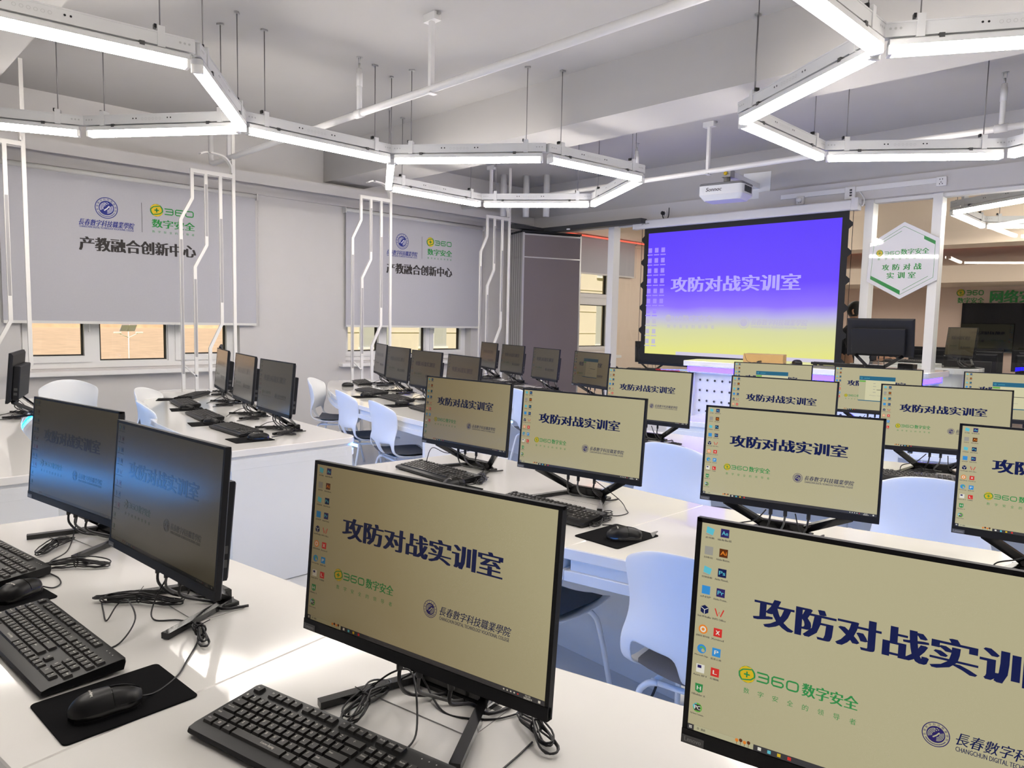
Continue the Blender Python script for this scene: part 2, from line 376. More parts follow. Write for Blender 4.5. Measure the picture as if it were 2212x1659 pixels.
g = G(); g.box(XR, YB, 0, XR + .15, YN, ZC, m_wall); struct(g, 'wall_right')
g = G(); g.box(-8.3, YB - .15, 0, XR + .15, YB, ZC, m_wall); struct(g, 'wall_back')
g = G(); g.box(-8.3, YN, 0, XR + .15, YN + .15, ZC, m_far); struct(g, 'wall_front_beyond')
for k, (a, b) in enumerate(((.50, 1.08), (4.62, 5.19), (-3.0, -2.42))):
    g = G(); g.box(XW, a, 3.06, XR, b, ZC, m_ceil); struct(g, 'trim_ceiling_beam_%d' % (k + 1))
g = G(); g.box(XW, YF, 2.99, XR, YF + .35, ZC, m_ceil); g.box(XW, YF - .03, 2.79, XR, YF + .33, 2.99, m_wall); struct(g, 'trim_front_beam')
g = G(); g.box(XW, 11.6, 2.63, XR, 12.2, ZC, m_teal); struct(g, 'trim_far_beam')
g = G(); g.box(XW, 12.6, 2.16, XR, YN, 2.42, m_teal); g.box(XW, 13.1, 2.42, XR, YN, 2.75, m_teal); struct(g, 'trim_far_soffit')
g = G(); g.box(XW, 13.08, 2.745, XR, 13.1, 2.76, m_red); g.box(-7.83, YF + .4, 2.84, -7.81, 13.0, 2.86, m_red); struct(g, 'trim_red_light_line')
# curtain box along the window wall
for nm, a, b, m in (('trim_curtain_box', YB, YF - .03, m_wall), ('trim_curtain_box_beyond', YF + .35, YN, m_teal)):
    g = G(); g.box(XW, a, 2.965, -7.83, b, 3.0, m); g.box(-7.85, a, 2.885, -7.83, b, 2.965, m); g.box(XW, a, 2.80, -8.02, b, 2.84, m); struct(g, nm)
# slim white strip between ceiling and wall, cable raceway on the front beam
g = G(); g.box(-3.92, YF - .05, 2.875, -2.33, YF - .03, 2.925, m_sock); struct(g, 'trim_cable_raceway')

def window(n, hole, bars, sill=True, wallm=m_frame, transom=None):
    y0, y1, z0, z1 = hole; X = -8.22
    g = G()
    for a, b, c, d in ((y0, y1, z0, z0 + .055), (y0, y1, z1 - .055, z1), (y0, y0 + .05, z0 + .055, z1 - .055), (y1 - .05, y1, z0 + .055, z1 - .055)): g.box(X - .03, a, c, X + .04, b, d, m_frame)
    for b in bars[1:-1]: g.box(X - .03, b - .035, z0 + .055, X + .04, b + .035, z1 - .055, m_frame)
    if transom: g.box(X - .03, y0 + .05, transom - .03, X + .04, y1 - .05, transom + .03, m_frame)
    w = tag(g.build('window_%d' % n), kind='structure')
    zs = [(z0 + .055, z1 - .055)] if not transom else [(z0 + .055, transom - .03), (transom + .03, z1 - .055)]
    for i in range(len(bars) - 1):
        a, b = bars[i] + .035, bars[i + 1] - .035; opens = (i != 1) or transom
        for (c, d) in zs:
            f = G(); fw_ = .065 if opens else .012
            for q in ((a, b, c, c + fw_), (a, b, d - fw_, d), (a, a + fw_, c + fw_, d - fw_), (b - fw_, b, c + fw_, d - fw_)): f.box(X - .015, q[0], q[2], X + (.055 if opens else .02), q[1], q[3], m_frame)
            gs = f.build('sash', parent=w)
            f = G(); t = .012; A, B, c2, d2 = a + fw_, b - fw_, c + fw_, d - fw_
            for q in ((A, B, c2, c2 + t), (A, B, d2 - t, d2), (A, A + t, c2 + t, d2 - t), (B - t, B, c2 + t, d2 - t)): f.box(X - .03, q[0], q[2], X + .012, q[1], q[3], m_gask)
            f.build('gasket', parent=gs)
            f = G(); f.box(X - .012, A, c2, X - .008, B, d2, m_glass); f.build('pane', parent=gs)
            if opens:
                f = G(); hy = b - .03 if i == 0 else a + .03; hz = (c + d) / 2 + (.02 if transom else -.33)
                f.box(X + .055, hy - .012, hz - .03, X + .065, hy + .012, hz + .035, m_frame); f.tube(spline([(X + .065, hy, hz), (X + .095, hy, hz), (X + .105, hy, hz - .03), (X + .10, hy, hz - .12)], 5), .008, m_frame); f.build('handle', parent=gs)
    if sill:
        g = G(); g.slab([(-8.2, y0 - .10), (-7.955, y0 - .10), (-7.955, y1 + .10), (-8.2, y1 + .10)], .82, .868, m_frame, .006); tag(g.build('trim_window_sill_%d' % n), kind='structure')
    return w
window(1, H1, (1.47, 2.125, 2.865, 3.56)); window(2, H2, (4.93, 5.60, 6.32, 7.02)); window(3, H0, (-2.0, -1.32, -.62, .05)); window(4, H3, (9.45, 10.42), True, transom=1.84); window(5, H4, (11.6, 12.2, 12.8, 13.4))

# ------------------------------------------------------------------ printed roller blinds
def blind(name, y0, y1, zt, zb, label, prints=None, X=-8.0):
    t = thing(name, label, 'blind', (X, (y0 + y1) / 2, zb), 0, 'roller blinds on the windows')
    yc = (y0 + y1) / 2
    g = G(); g.box(-.0015, y0 - yc, 0, .0015, y1 - yc, zt - zb, m_blind)
    if prints:
        oy, oz = prints
        F = Face(g, (.0015, oy - yc, oz - zb), (0, 1, 0), (0, 0, 1), .0006)
        F.seal(0, 0, .103, m_navyp, m_whitep)
        F.text('長春數字科技職業學院', -.243, -.185, .246, -.122, m_navyp, (0, .003), .25)
        F.text('CHANGCHUN DIGITAL TECHNOLOGY VOCATIONAL COLLEGE', -.241, -.206, .244, -.188, m_navyp, (0, .0012))
        F.rect(.3215, -.203, .3255, .092, m_darkp, 1)
        F.plus_logo(.467, .033, .064, m_greenp, m_goldp)
        F.n360(.545, -.004, .855, .063, m_greenp, 1, .17)
        F.text('数字安全', .420, -.142, .848, -.057, m_greenp, (-.004, 0, .004))
        for i, ch in enumerate('数字安全的领导者'): F.text(ch, .420 + i * .0565, -.195, .447 + i * .0565, -.172, m_greenp)
        F.text('产教融合创新中心', -.243, -.425, .853, -.292, m_darkp, (-.007, -.0035, 0, .0035, .007))
    g.build('fabric', parent=t)
    g = G(); g.box(-.008, y0 - yc, -.02, .008, y1 - yc, .006, m_tube); g.build('bottom_bar', parent=t)
    g = G(); g.tube([(.0, y0 - yc - .01, zt - zb + .02), (0, y1 - yc + .01, zt - zb + .02)], .024, m_tube, 14); tb = g.build('roller_tube', parent=t)
    g = G()
    for y in (y0 - yc - .014, y1 - yc + .014): g.box(-.04, y - .006, zt - zb - .02, .03, y + .006, zt - zb + .05, m_tube)
    g.build('bracket', parent=t)
    g = G(); yy = y1 - yc + .014
    for dx in (-.006, .012): g.tube([(dx + .01, yy + .012, zt - zb), (dx + .01, yy + .012, -.02)], .0018, m_tube, 5)
    g.build('pull_chain', parent=t)
    return t
blind('roller_blind', 1.335, 3.733, 2.75, 1.345, 'pale printed roller blind with logos, over the window showing a street lamp', (2.212, 2.46))
blind('roller_blind', 4.90, 7.165, 2.745, 1.34, 'pale printed roller blind with logos, over the window next to the folded partition', (5.75, 2.453))
blind('roller_blind', 9.30, 10.87, 2.85, 2.27, 'plain short roller blind in the room beyond the partition', None)

# ------------------------------------------------------------------ outdoors
g = G(); g.box(-420, -200, -5.2, -24, 400, -5.0, m_field); tag(g.build('ground_field'), kind='structure')
g = G(); g.box(-60, -60, -5.0, -8.6, 120, -4.96, m_grass); tag(g.build('ground_verge'), kind='structure')
g = G()
for i in range(60):
    a = random.uniform(-60, 150); x = -300 + random.uniform(-60, 60); h = random.uniform(4, 12)
    pass
g.slab([(-420, -200), (-330, -140), (-320, 0), (-340, 120), (-320, 300), (-420, 400)], -5, 6.0, m_field); tag(g.build('ground_hill'), kind='structure')
t = thing('street_lamp', 'white solar street lamp with two arms outside the window of the left blind', 'lamp', (-58.2, 17.35, -4.96), math.radians(100))
g = G(); g.tube([(0, 0, 1.0), (0, 0, 5.0)], .045, m_lampw, 8, r2=.035); g.build('pole', parent=t)
g = G(); g.box(-.28, -.2, 0, .28, .2, 2.6, m_lampw, ch=.03); g.build('base_cabinet', parent=t)
for sgn in (-1, 1):
    g = G(); g.tube([(0, 0, 4.55), (sgn * .55, 0, 4.8), (sgn * .7, 0, 4.9)], .03, m_lampw, 6); a_ = g.build('arm', parent=t)
    g = G(); g.box(sgn * .55 if sgn > 0 else -1.05, -.08, 4.86, 1.05 if sgn > 0 else -.55, .08, 4.98, m_lampw, ch=.02); g.build('lamp_head', parent=a_)
g = G(); g.box(-.55, -.30, 0, .55, .30, .04, m_solar, Matrix.Translation((0, 0, 5.25)) @ Matrix.Rotation(-.9, 4, 'X')); g.box(-.02, -.31, .0, .02, .31, .045, m_lampw, Matrix.Translation((0, 0, 5.25)) @ Matrix.Rotation(-.9, 4, 'X')); g.build('solar_panel', parent=t)
t = thing('building', 'cream stone building wing across the yard, seen below the blind', 'building', (-22, 22, -5))
g = G(); g.box(-6, -9, 0, 0, 40, 14, m_bld)
for z in range(0, 14): g.box(0, -9, z + .92, .03, 40, z + .96, m_bld)
g.build('wall', parent=t)
for zz in (2.2, 5.4, 8.6):
    for k in range(14):
        y = -8 + k * 2.6
        g = G(); g.box(-.05, y, zz, .04, y + 1.3, zz + 1.9, m_bldw); f = g.build('window', parent=t)
        g = G(); g.box(.04, y - .05, zz - .08, .10, y + 1.35, zz, m_frame); g.box(.04, y + .62, zz, .06, y + .68, zz + 1.9, m_frame); g.build('window_frame', parent=f)

# ------------------------------------------------------------------ hexagon ceiling lamps
LZ = 2.72
V = dict(A=(-4.02, 1.555), B=(-5.11, 2.30), C=(-6.14, 1.57), D=(-6.66, .38), Z=(-4.15, .26), E=(-5.14, 3.58), F=(-4.12, 4.37), G=(-6.235, 4.31), H=(-6.29, 5.61), I=(-5.31, 6.39), J=(-4.02, 5.54),
         P=(-1.355, 3.71), U=(-1.36, 2.42), R=(-2.443, 4.40), S=(-2.467, 5.718), T=(-1.42, 6.50), V=(-.27, 4.35), W=(-.30, 5.83), K=(-3.0, -.45), Q=(-1.85, .2), X=(-1.9, 1.5), Y=(-.25, 1.75), O=(.9, 2.4), N=(.95, 3.7),
         a=(-2.503, 9.26), b=(-1.40, 8.55), c=(-2.53, 10.70), d=(-1.42, 11.4), e=(-.3, 10.6))
def lamp(p, q, label, group='linear lamps of the ceiling honeycomb', wires=(.13, .87), plate=True, dark=False):
    A, B = Vector(V[p]), Vector(V[q]); d = B - A; ln = d.length; u = d / ln; mid = (A + B) / 2
    t = thing('linear_lamp', label, 'lamp', (mid.x, mid.y, LZ), math.atan2(u.y, u.x), group)
    h = ln / 2 - .035
    g = G(); sec = [(-.0305, .040), (-.0300, .034), (-.021, 0), (.021, 0), (.0300, .034), (.0305, .040)]
    vs = [(x, y, z) for x in (-h + .012, h - .012) for y, z in sec]; n = 6
    g.add(vs, [(i, (i + 1) % n, n + (i + 1) % n, n + i) for i in range(n)] + [tuple(reversed(range(n))), tuple(range(n, 2 * n))], m_glow); g.build('diffuser', parent=t)
    g = G(); sec = [(-.032, .066), (-.032, .040), (.032, .040), (.032, .066), (.018, .074), (-.018, .074)]
    vs = [(x, y, z) for x in (-h, h) for y, z in sec]
    g.add(vs, [(i, (i + 1) % n, n + (i + 1) % n, n + i) for i in range(n)] + [tuple(reversed(range(n))), tuple(range(n, 2 * n))], m_alu); g.build('lamp_tray', parent=t)
    g = G(); hh = ln / 2 - .005
    g.box(-hh, -.024, .080, hh, .024, .145, m_alu); g.box(-hh, -.027, .1395, hh, .027, .147, m_alu)
    if plate:
        for sy in (-.0255, .0255):
            F_ = Face(g, (0, sy, .112), (1 if sy < 0 else -1, 0, 0), (0, 0, 1), .0006)
            for i in range(6): F_.ring(-.14 + i * .028, 0, .007, .0085, m_steel, 0, n=12)
            for x in (-.19, -.215, .06, .085): F_.disc(x, 0.004, .0055, m_blk, 0, 10)
            for e_ in (-1, 1):
                for i in range(3): F_.disc(e_ * (hh - .03 - .022 * i), .004, .006, m_steel, 0, 10)
    g.build('channel', parent=t)
    for s_ in (-.3, .3):
        g = G(); g.box(ln * s_ - .012, -.034, .060, ln * s_ + .012, .034, .081, m_vent); g.build('mounting_clip', parent=t)
    for s_ in (-1, 1):
        g = G(); g.slab(rrect(.02, .063, .006, 3), -.002, .045, m_cap, .003, Matrix.Translation((s_ * (h - .006), 0, 0))); g.build('end_cap', parent=t)
    for w in wires:
        x = (w - .5) * ln
        g = G(); g.tube([(x, 0, .15), (x, 0, ZC - LZ)], .0035, m_wire, 6); wo = g.build('suspension_rod', parent=t)
        g = G(); g.box(x - .018, -.030, .072, x + .018, .030, .176, m_alu); g.box(x - .03, -.012, .165, x - .018, .016, .185, m_blk); g.build('hanger_bracket', parent=t)
        g = G(); g.slab(rrect(.05, .03, .01, 2, x, 0), ZC - LZ - .012, ZC - LZ, m_steel); g.build('ceiling_plate', parent=wo)
    return t
for p, q, lb in (('Z', 'A', 'long white linear ceiling lamp nearest the camera over the left desks'), ('A', 'B', 'linear lamp slanting steeply down from the nearest left lamp to the left honeycomb joint'),
                 ('C', 'B', 'linear lamp lying almost level above the left printed blind'), ('D', 'C', 'linear lamp cut by the left edge, in front of the window with the street lamp'),
                 ('B', 'E', 'linear lamp bridging the open left ring and the closed middle hexagon'), ('E', 'F', 'near level side of the closed middle hexagon, below the ceiling beam'),
                 ('E', 'G', 'short-looking upright side of the closed middle hexagon'), ('G', 'H', 'window-side lamp of the closed middle hexagon'), ('H', 'I', 'far level side of the closed middle hexagon, above the right printed blind'),
                 ('J', 'I', 'far side of the closed middle hexagon pointing at the projector'), ('F', 'J', 'side of the closed middle hexagon nearest the projector'),
                 ('U', 'P', 'big linear lamp at the top right running out of the picture'), ('P', 'V', 'linear lamp going right from the top right joint'), ('P', 'R', 'long side of the right hexagon sloping down to the projector'),
                 ('R', 'S', 'side of the right hexagon next to the projector'), ('S', 'T', 'far level side of the right hexagon, above the hexagonal sign'), ('W', 'T', 'lamp stub at the right edge joining the far side of the right hexagon')):
    lamp(p, q, lb)
for p, q, lb in (('K', 'Q', 'added unseen linear lamp behind the camera on the left'), ('Q', 'X', 'added unseen linear lamp above the nearest row'), ('Y', 'U', 'added unseen linear lamp right of the nearest row'), ('Y', 'O', 'added unseen linear lamp above the right wall side'), ('O', 'N', 'added unseen linear lamp by the right wall'), ('N', 'V', 'added linear lamp joining the right hexagon out of view'), ('Z', 'K', 'added unseen linear lamp over the desks behind')):  # unseen lamps added outside the view to light the near desks
    lamp(p, q, lb)
for p, q, lb in (('a', 'b', 'upper lamp of the hexagon seen through the glass partition'), ('a', 'c', 'lower lamp of the hexagon seen through the glass partition'), ('c', 'd', 'far level lamp of the hexagon seen through the glass partition')):
    lamp(p, q, lb, 'lamps beyond the glass partition')
for p, q, lb in (('b', 'e', 'lamp right of the hexagon beyond the glass'), ('d', 'e', 'far right lamp of the hexagon beyond the glass')): lamp(p, q, lb, 'lamps beyond the glass partition')
V2 = dict(h=(-5.6, 10.2), i=(-4.4, 10.9), j=(-6.9, 11.0), k=(-4.4, 12.2)); V.update(V2)  # extra lamps added to brighten the room beyond the glass
lamp('h', 'i', 'linear lamp added for brightness beyond the glass behind the projection screen', 'lamps beyond the glass partition'); lamp('h', 'j', 'linear lamp added for brightness beyond the glass near the window', 'lamps beyond the glass partition'); lamp('j', 'k', 'far extra lamp added for brightness beyond the glass near the window', 'lamps beyond the glass partition')

# ------------------------------------------------------------------ ceiling pipes
def pipe(label, y, xe, xs, elbow, z=2.985):
    t = thing('sprinkler_pipe', label, 'pipe', (-4, y, z))
    g = G(); x0 = xe + 4
    pts = ([(x0, 0, ZC - z - .0), (x0, 0, .06), (x0 + .02, 0, .015), (x0 + .06, 0, 0)] if elbow else [(x0, 0, 0)]) + [(xs + 4, 0, 0)]
    g.tube(pts, .026, m_pipe, 12); g.build('pipe_run', parent=t)
    for X in (-4.02, -.6, -7.25):
        if X < xe: continue
        g = G(); x = X + 4; g.box(x - .014, -.020, -.03, x + .014, .014, ZC - z - .04, m_pipe); g.box(x - .02, -.034, -.034, x + .02, .034, -.026, m_pipe); hb = g.build('hanger', parent=t)
        g = G(); g.box(x - .06, -.03, ZC - z - .05, x + .06, .03, ZC - z, m_pipe); g.box(x + .02, -.01, ZC - z - .02, x + .08, .01, ZC - z - .005, m_steel); g.build('anchor_plate', parent=hb)
    for X in (-4.905, -1.5):
        x = X + 4
        g = G(); g.tube([(x, 0, 0), (x, 0, .33)], .020, m_pipe, 12); g.tube([(x - .045, 0, 0), (x + .045, 0, 0)], .032, m_pipe, 12); g.tube([(x, 0, .20), (x, 0, .30)], .024, m_pipe, 12); r_ = g.build('riser', parent=t)
        g = G(); g.tube([(x, 0, .33), (x, 0, .37)], .008, m_steel, 8); g.tube([(x - .012, 0, .37), (x - .012, 0, .41)], .003, m_steel, 6); g.tube([(x + .012, 0, .37), (x + .012, 0, .41)], .003, m_steel, 6); g.slab(rrect(.05, .05, .024, 5, x, 0), .41, .414, m_steel); g.build('sprinkler_head', parent=r_)
    return t
pipe('white sprinkler pipe hung from the ceiling beside the long beam', 3.12, -7.69, XR, True)
pipe('white sprinkler pipe passing above the projector', 6.64, XW, XR, False)
for k, (x, y) in enumerate(((-7.55, 7.15), (-7.35, 7.4), (-7.1, 7.55))):
    g = G(); g.tube([(x, y, 2.9), (x, y, ZC)], .045, m_pipe, 14); o = g.build('riser_pipe'); tag(o, ('leftmost', 'middle', 'rightmost')[k] + ' of three short grey pipes rising above the folded partition', 'pipe', 'riser pipes above the partition')

# ------------------------------------------------------------------ decorative bars in front of the windows
def bars(yt, label, jog=True):
    X = -7.16
    t = thing('decorative_screen', label, 'screen', (X, yt, 0), 0, 'white bar screens along the windows'); wd = (0, 1, 0)
    def B(name, pts, strips):
        g = G(); g.bar([(0, y, z) for y, z in pts], .030, .020, m_pole, wd); b = g.build(name, parent=t)
        for y, z0, z1 in strips:
            g = G(); g.box(.0095, y - .011, z0, .0112, y + .011, z1, m_inset); g.box(-.0112, y - .011, z0, -.0095, y + .011, z1, m_inset); g.build('grey_inset', parent=b)
    B('bar', [(-.40, 2.80), (-.40, 2.535), (-.51, 2.325), (-.51, 0)], [(-.51, .87, 2.14)])
    B('bar', [(-.27, 2.80), (-.27, 2.105), (-.385, 1.89), (-.385, 0)], [(-.27, 2.19, 2.68), (-.385, 1.03, 1.775)])
    B('bar', [(-.13, 2.80), (-.13, 1.355), (-.25, 1.115), (-.25, 0)], [(-.13, 1.56, 2.37)])
    B('tall_bar', [(0, ZC), (0, .985), (-.11, .77), (-.11, 0)], [])
    g = G(); g.box(-.0098, -.415, 2.775, .0098, -.0155, 2.812, m_pole); g.build('cross_bar', parent=t)
    g = G(); g.bar([(0, -.51, .96), (0, -.385, .84)], .012, .02, m_pole, wd); g.build('brace', parent=t)
    g = G(); p = spline([(0, -.02, 2.82), (0, -.03, 2.9), (0, -.10, 2.97), (0, -.25, 2.985), (0, -.32, 2.96)], 5); g.bar(p, .014, .05, m_pole, wd); g.build('curved_bracket', parent=t)
bars(1.375, 'white jogged bar screen cut by the left edge, before the street lamp window')
bars(3.12, 'white jogged bar screen overlapping the big left blind')
bars(4.98, 'white jogged bar screen overlapping the left part of the far blind')
bars(6.90, 'white jogged bar screen between the far blind and the folded partition')

# ------------------------------------------------------------------ front: glass partition, folded partition, screen, sign
YG = 8.22
for k, (a, b) in enumerate(((-6.30, -3.03), (-2.955, -2.36), (-2.29, .3), (.37, XR))):
    g = G(); g.box(a, YG - .006, .09, b, YG + .006, 2.80, m_glass2); struct(g, 'trim_glass_pane_%d' % (k + 1))
g = G()
for x, w in ((-6.41, .10), (-2.985, .085), (-2.335, .085), (.335, .07)): g.box(x - w / 2, YG - .07, 0, x + w / 2, YG + .07, 2.80, m_frame)
g.box(-6.3, YG - .05, 0, XR, YG + .05, .09, m_frame); g.box(-6.3, YG - .05, 2.755, XR, YG + .05, 2.80, m_frame); struct(g, 'trim_partition_frame')

t = thing('folding_partition', 'stack of grey folded partition panels with aluminium edges in the window corner', 'partition', (-7.42, 7.42, 0), math.radians(69.5))
for k in range(6):
    off = .075 * k; z1 = 2.70
    L_ = .955 - .0 * k
    g = G(); g.box(.03, off + .006, .05, L_ - .02, off + .058, z1 - .03, m_part); p_ = g.build('panel', parent=t)
    g = G()
    g.box(0, off, .02, .032, off + .064, z1, m_partf); g.box(L_ - .022, off, .02, L_, off + .064, z1, m_partf); g.box(0, off + .002, z1 - .035, L_, off + .062, z1 - .012, m_partf); g.box(0, off - .0, 2.345, L_, off + .064, 2.362, m_partf)
    g.build('edge_profile', parent=p_)
    g = G(); g.box(.0, off + .064, .02, .02, off + .075, z1, m_blk); g.box(0, off, z1, L_, off + .05, z1 + .03, m_blk); g.build('rubber_seal', parent=p_)
t = thing('partition_rail', 'dark overhead rail above the folded partition', 'rail', (-7.0, 7.7, 2.76))
g = G(); g.box(-.9, .15, -.02, 1.3, .28, .04, m_vent); g.box(-.55, -.45, -.01, -.42, .3, .035, m_vent); g.build('rail', parent=t)
g = G(); g.slab(rrect(.05, .05, .024, 5, .1, .1), -.03, -.015, m_sock); g.build('stop_knob', parent=t)

# projection screen
sx0, sx1 = -5.672, -3.195
t = thing('projection_screen', 'wide projection screen with black border showing a purple and yellow desktop', 'projection screen', (-4.43, 8.0, 0))
ox = 4.43
g = G(); g.box(-5.89 + ox, -.05, 2.675, -3.10 + ox, .06, 2.782, m_scr_h, ch=.012)
F_ = Face(g, (-5.75 + ox, -.051, 2.73), (1, 0, 0), (0, 0, 1)); F_.text('phoin', 0, -.012, .11, .022, m_darkp, (0, .001), .3)
cs = g.build('case', parent=t)
g = G(); g.box(-3.10 + ox, -.045, 2.672, -3.03 + ox, .055, 2.80, m_scr_h); g.build('end_block', parent=cs); g = G(); g.box(-5.905 + ox, -.045, 2.672, -5.89 + ox, .055, 2.785, m_scr_h); g.build('end_block', parent=cs)
g = G(); g.tube(spline([(-3.03 + ox, 0, 2.74), (-2.99 + ox, -.02, 2.71), (-2.98 + ox, -.01, 2.78), (-3.03 + ox, -.01, 2.86)], 6), .006, m_sock); g.build('power_cord', parent=cs)
m_img = mat('projected_image', (.02, .02, .02), .7); nt = m_img.node_tree; b = nt.nodes['Principled BSDF']
tc = nt.nodes.new('ShaderNodeTexCoord'); sp = nt.nodes.new('ShaderNodeSeparateXYZ'); nt.links.new(tc.outputs['Object'], sp.inputs[0])
mr = nt.nodes.new('ShaderNodeMapRange'); mr.inputs[1].default_value = 1.055; mr.inputs[2].default_value = 2.608; nz = nt.nodes.new('ShaderNodeTexNoise'); nz.inputs['Scale'].default_value = 1.1; nt.links.new(tc.outputs['Object'], nz.inputs[0])
ad = nt.nodes.new('ShaderNodeMath'); ad.operation = 'MULTIPLY_ADD'; ad.inputs[1].default_value = .14; nt.links.new(nz.outputs[0], ad.inputs[0]); nt.links.new(sp.outputs[2], ad.inputs[2]); nt.links.new(ad.outputs[0], mr.inputs[0])
rp = nt.nodes.new('ShaderNodeValToRGB'); el = rp.color_ramp.elements
el[0].position = 0; el[0].color = (.82, .80, .18, 1); el[1].position = 1; el[1].color = (.095, .03, 1, 1)
for ps, c in ((.10, (.78, .78, .24)), (.25, (.68, .70, .36)), (.35, (.50, .47, .80)), (.44, (.26, .15, 1)), (.62, (.12, .04, 1))): q = el.new(ps); q.color = (*c, 1)
nt.links.new(mr.outputs[0], rp.inputs[0]); nt.links.new(rp.outputs[0], b.inputs['Emission Color']); b.inputs['Emission Strength'].default_value = .95; m_img.cycles.emission_sampling = 'FRONT'
m_imgt = mat('projected_lettering', (.02, .02, .02), .7, emit=(.45, .38, 1), es=.95, sample=False)
m_imgw = mat('projected_pale_mark', (.02, .02, .02), .7, emit=(.34, .24, 1), es=1.0, sample=False)
m_imgg = mat('projected_grey_mark', (.02, .02, .02), .7, emit=(.50, .47, .62), es=1.0, sample=False)
m_imgb = mat('projected_bar', (.02, .02, .02), .7, emit=(.62, .58, .70), es=1.0, sample=False)
g = G(); x0, x1, z0, z1 = sx0 + ox, sx1 + ox, 1.05, 2.61
g.quad((x0, -.0012, z0), (x1, -.0012, z0), (x1, -.0012, z1), (x0, -.0012, z1), m_img); g.box(x0, -.0006, z0, x1, .003, z1, m_scr_b)
F_ = Face(g, (x0, -.002, z0), (1, 0, 0), (0, 0, 1), .0008); k_ = (x1 - x0) / 522.
def pm(x, z): return ((x + 261) * k_, (z - 20.5) * k_ * 1.01)
a = pm(-182, 187); b_ = pm(172, 226); F_.text('攻防对战实训室', a[0], a[1], b_[0], b_[1], m_imgt, tuple(.005 * i for i in range(-2, 3)))
a = pm(-178, 111); b_ = pm(-52, 126); F_.text('360数字安全', a[0], a[1], b_[0], b_[1], m_imgg, (0, .006)); a = pm(-187, 118); F_.disc(a[0], a[1], .045, m_imgg, 1)
for i, ch in enumerate('数字安全的领导者'): a = pm(-190 + i * 19, 92); F_.text(ch, a[0], a[1], a[0] + .045, a[1] + .045, m_imgg)
a = pm(34, 109.5); F_.ring(a[0], a[1], .062, .068, m_imgg, 1); F_.disc(a[0], a[1], .046, m_imgg, 1)
a = pm(54, 104); b_ = pm(194, 119); F_.text('長春數字科技職業學院', a[0], a[1], b_[0], b_[1], m_imgg, (0, .004), .2); a = pm(54, 97); b_ = pm(193, 102); F_.text('CHANGCHUN DIGITAL TECHNOLOGY VOCATIONAL COLLEGE', a[0], a[1], b_[0], b_[1], m_imgg)
for c_ in range(3):
    for r_ in range(10 if c_ < 2 else 6):
        a = pm(-254 + c_ * 21, 300 - r_ * 27.3); F_.rect(a[0] - .028, a[1] - .03, a[0] + .028, a[1] + .03, m_imgw if r_ < 7 else m_imgg, 1); F_.rect(a[0] - .04, a[1] - .065, a[0] + .04, a[1] - .05, m_imgw if r_ < 7 else m_imgg, 1)
a = pm(-160, 20.5); b_ = pm(261, 29.5); F_.rect(a[0], a[1], b_[0], b_[1], m_imgb, 1)
pic = g.build('picture', parent=t)
g = G(); bz0, bz1 = .93, 2.70
g.box(-5.74 + ox, .001, bz0, x0, .004, bz1, m_scr_b); g.box(x1, .001, bz0, -3.125 + ox, .004, bz1, m_scr_b); g.box(x0, .001, z1, x1, .004, bz1, m_scr_b); g.box(x0, .001, bz0, x1, .004, z0, m_scr_b)
for k in range(6):
    z = 1.06 + k * .295
    for sx, xx in ((-1, -5.74 + ox), (1, -3.125 + ox)): g.slab([(xx, z - .05), (xx + sx * .04, z - .015), (xx + sx * .04, z + .015), (xx, z + .05)], 0, .003, m_scr_b, T=Matrix(((1, 0, 0, 0), (0, 0, 1, .001), (0, 1, 0, 0), (0, 0, 0, 1))))
g.build('border', parent=t)
g = G()
for xx in (-5.78 + ox, -3.085 + ox): g.tube([(xx, .003, 2.68), (xx, .003, .93)], .003, m_blk, 5)
g.build('tension_cord', parent=t)
g = G(); g.box(-5.76 + ox, -.012, .905, -3.105 + ox, .02, .935, m_blk); g.build('weight_bar', parent=t)

# hexagonal sign on the glass
t = thing('hexagon_sign', 'white glossy hexagonal room sign with green border and lettering on the glass partition', 'sign', (-2.614, 8.12, 2.138))
hx = [(0, .392), (.335, .205), (.335, -.200), (-.003, -.391), (-.339, -.203), (-.321, .194)]
XZ = Matrix(((1, 0, 0, 0), (0, 0, -1, 0), (0, 1, 0, 0), (0, 0, 0, 1)))
g = G(); g.slab(hx, 0, .012, m_acr, .002, XZ); F_ = Face(g, (0, -.0125, 0), (1, 0, 0), (0, 0, 1), .0005)
inn = inset(hx, .034) if sum(1 for _ in hx) else hx
inn = [(x * .885, z * .885) for x, z in hx]
F_.stroke(inn, .004, m_sgreen, 0, True)
F_.poly([(inn[1][0], inn[1][1]), (inn[1][0], inn[1][1] - .035), (inn[1][0] - .105, inn[1][1] + .025), (inn[1][0] - .105, inn[1][1] + .06)], m_sgreen, 1)
F_.poly([inn[4], inn[3], (inn[3][0], inn[3][1] + .042), (inn[4][0], inn[4][1] + .036)], m_sgreen, 1)
F_.stroke([(-.255, .165), (-.02, .30)], .004, m_sgreen, 1); F_.stroke([(.02, -.30), (.25, -.165)], .004, m_sgreen, 1)
F_.plus_logo(-.222, .085, .035, m_sgreen, m_goldp); F_.n360(-.175, .062, -.02, .100, m_sgreen, 1, .17); F_.text('数字安全', -.018, .060, .245, .118, m_sgreen, (-.002, .002))
for i, ch in enumerate('数字安全的领导者'): F_.text(ch, -.238 + i * .068, .012, -.212 + i * .068, .036, m_sgreen)
for i, ch in enumerate('攻防对战'): F_.text(ch, -.188 + i * .102, -.095, -.122 + i * .102, -.032, m_sgreen, (-.003, 0, .003))
for i, ch in enumerate('实训室'): F_.text(ch, -.137 + i * .102, -.180, -.071 + i * .102, -.117, m_sgreen, (-.003, 0, .003))
g.build('face_plate', parent=t)
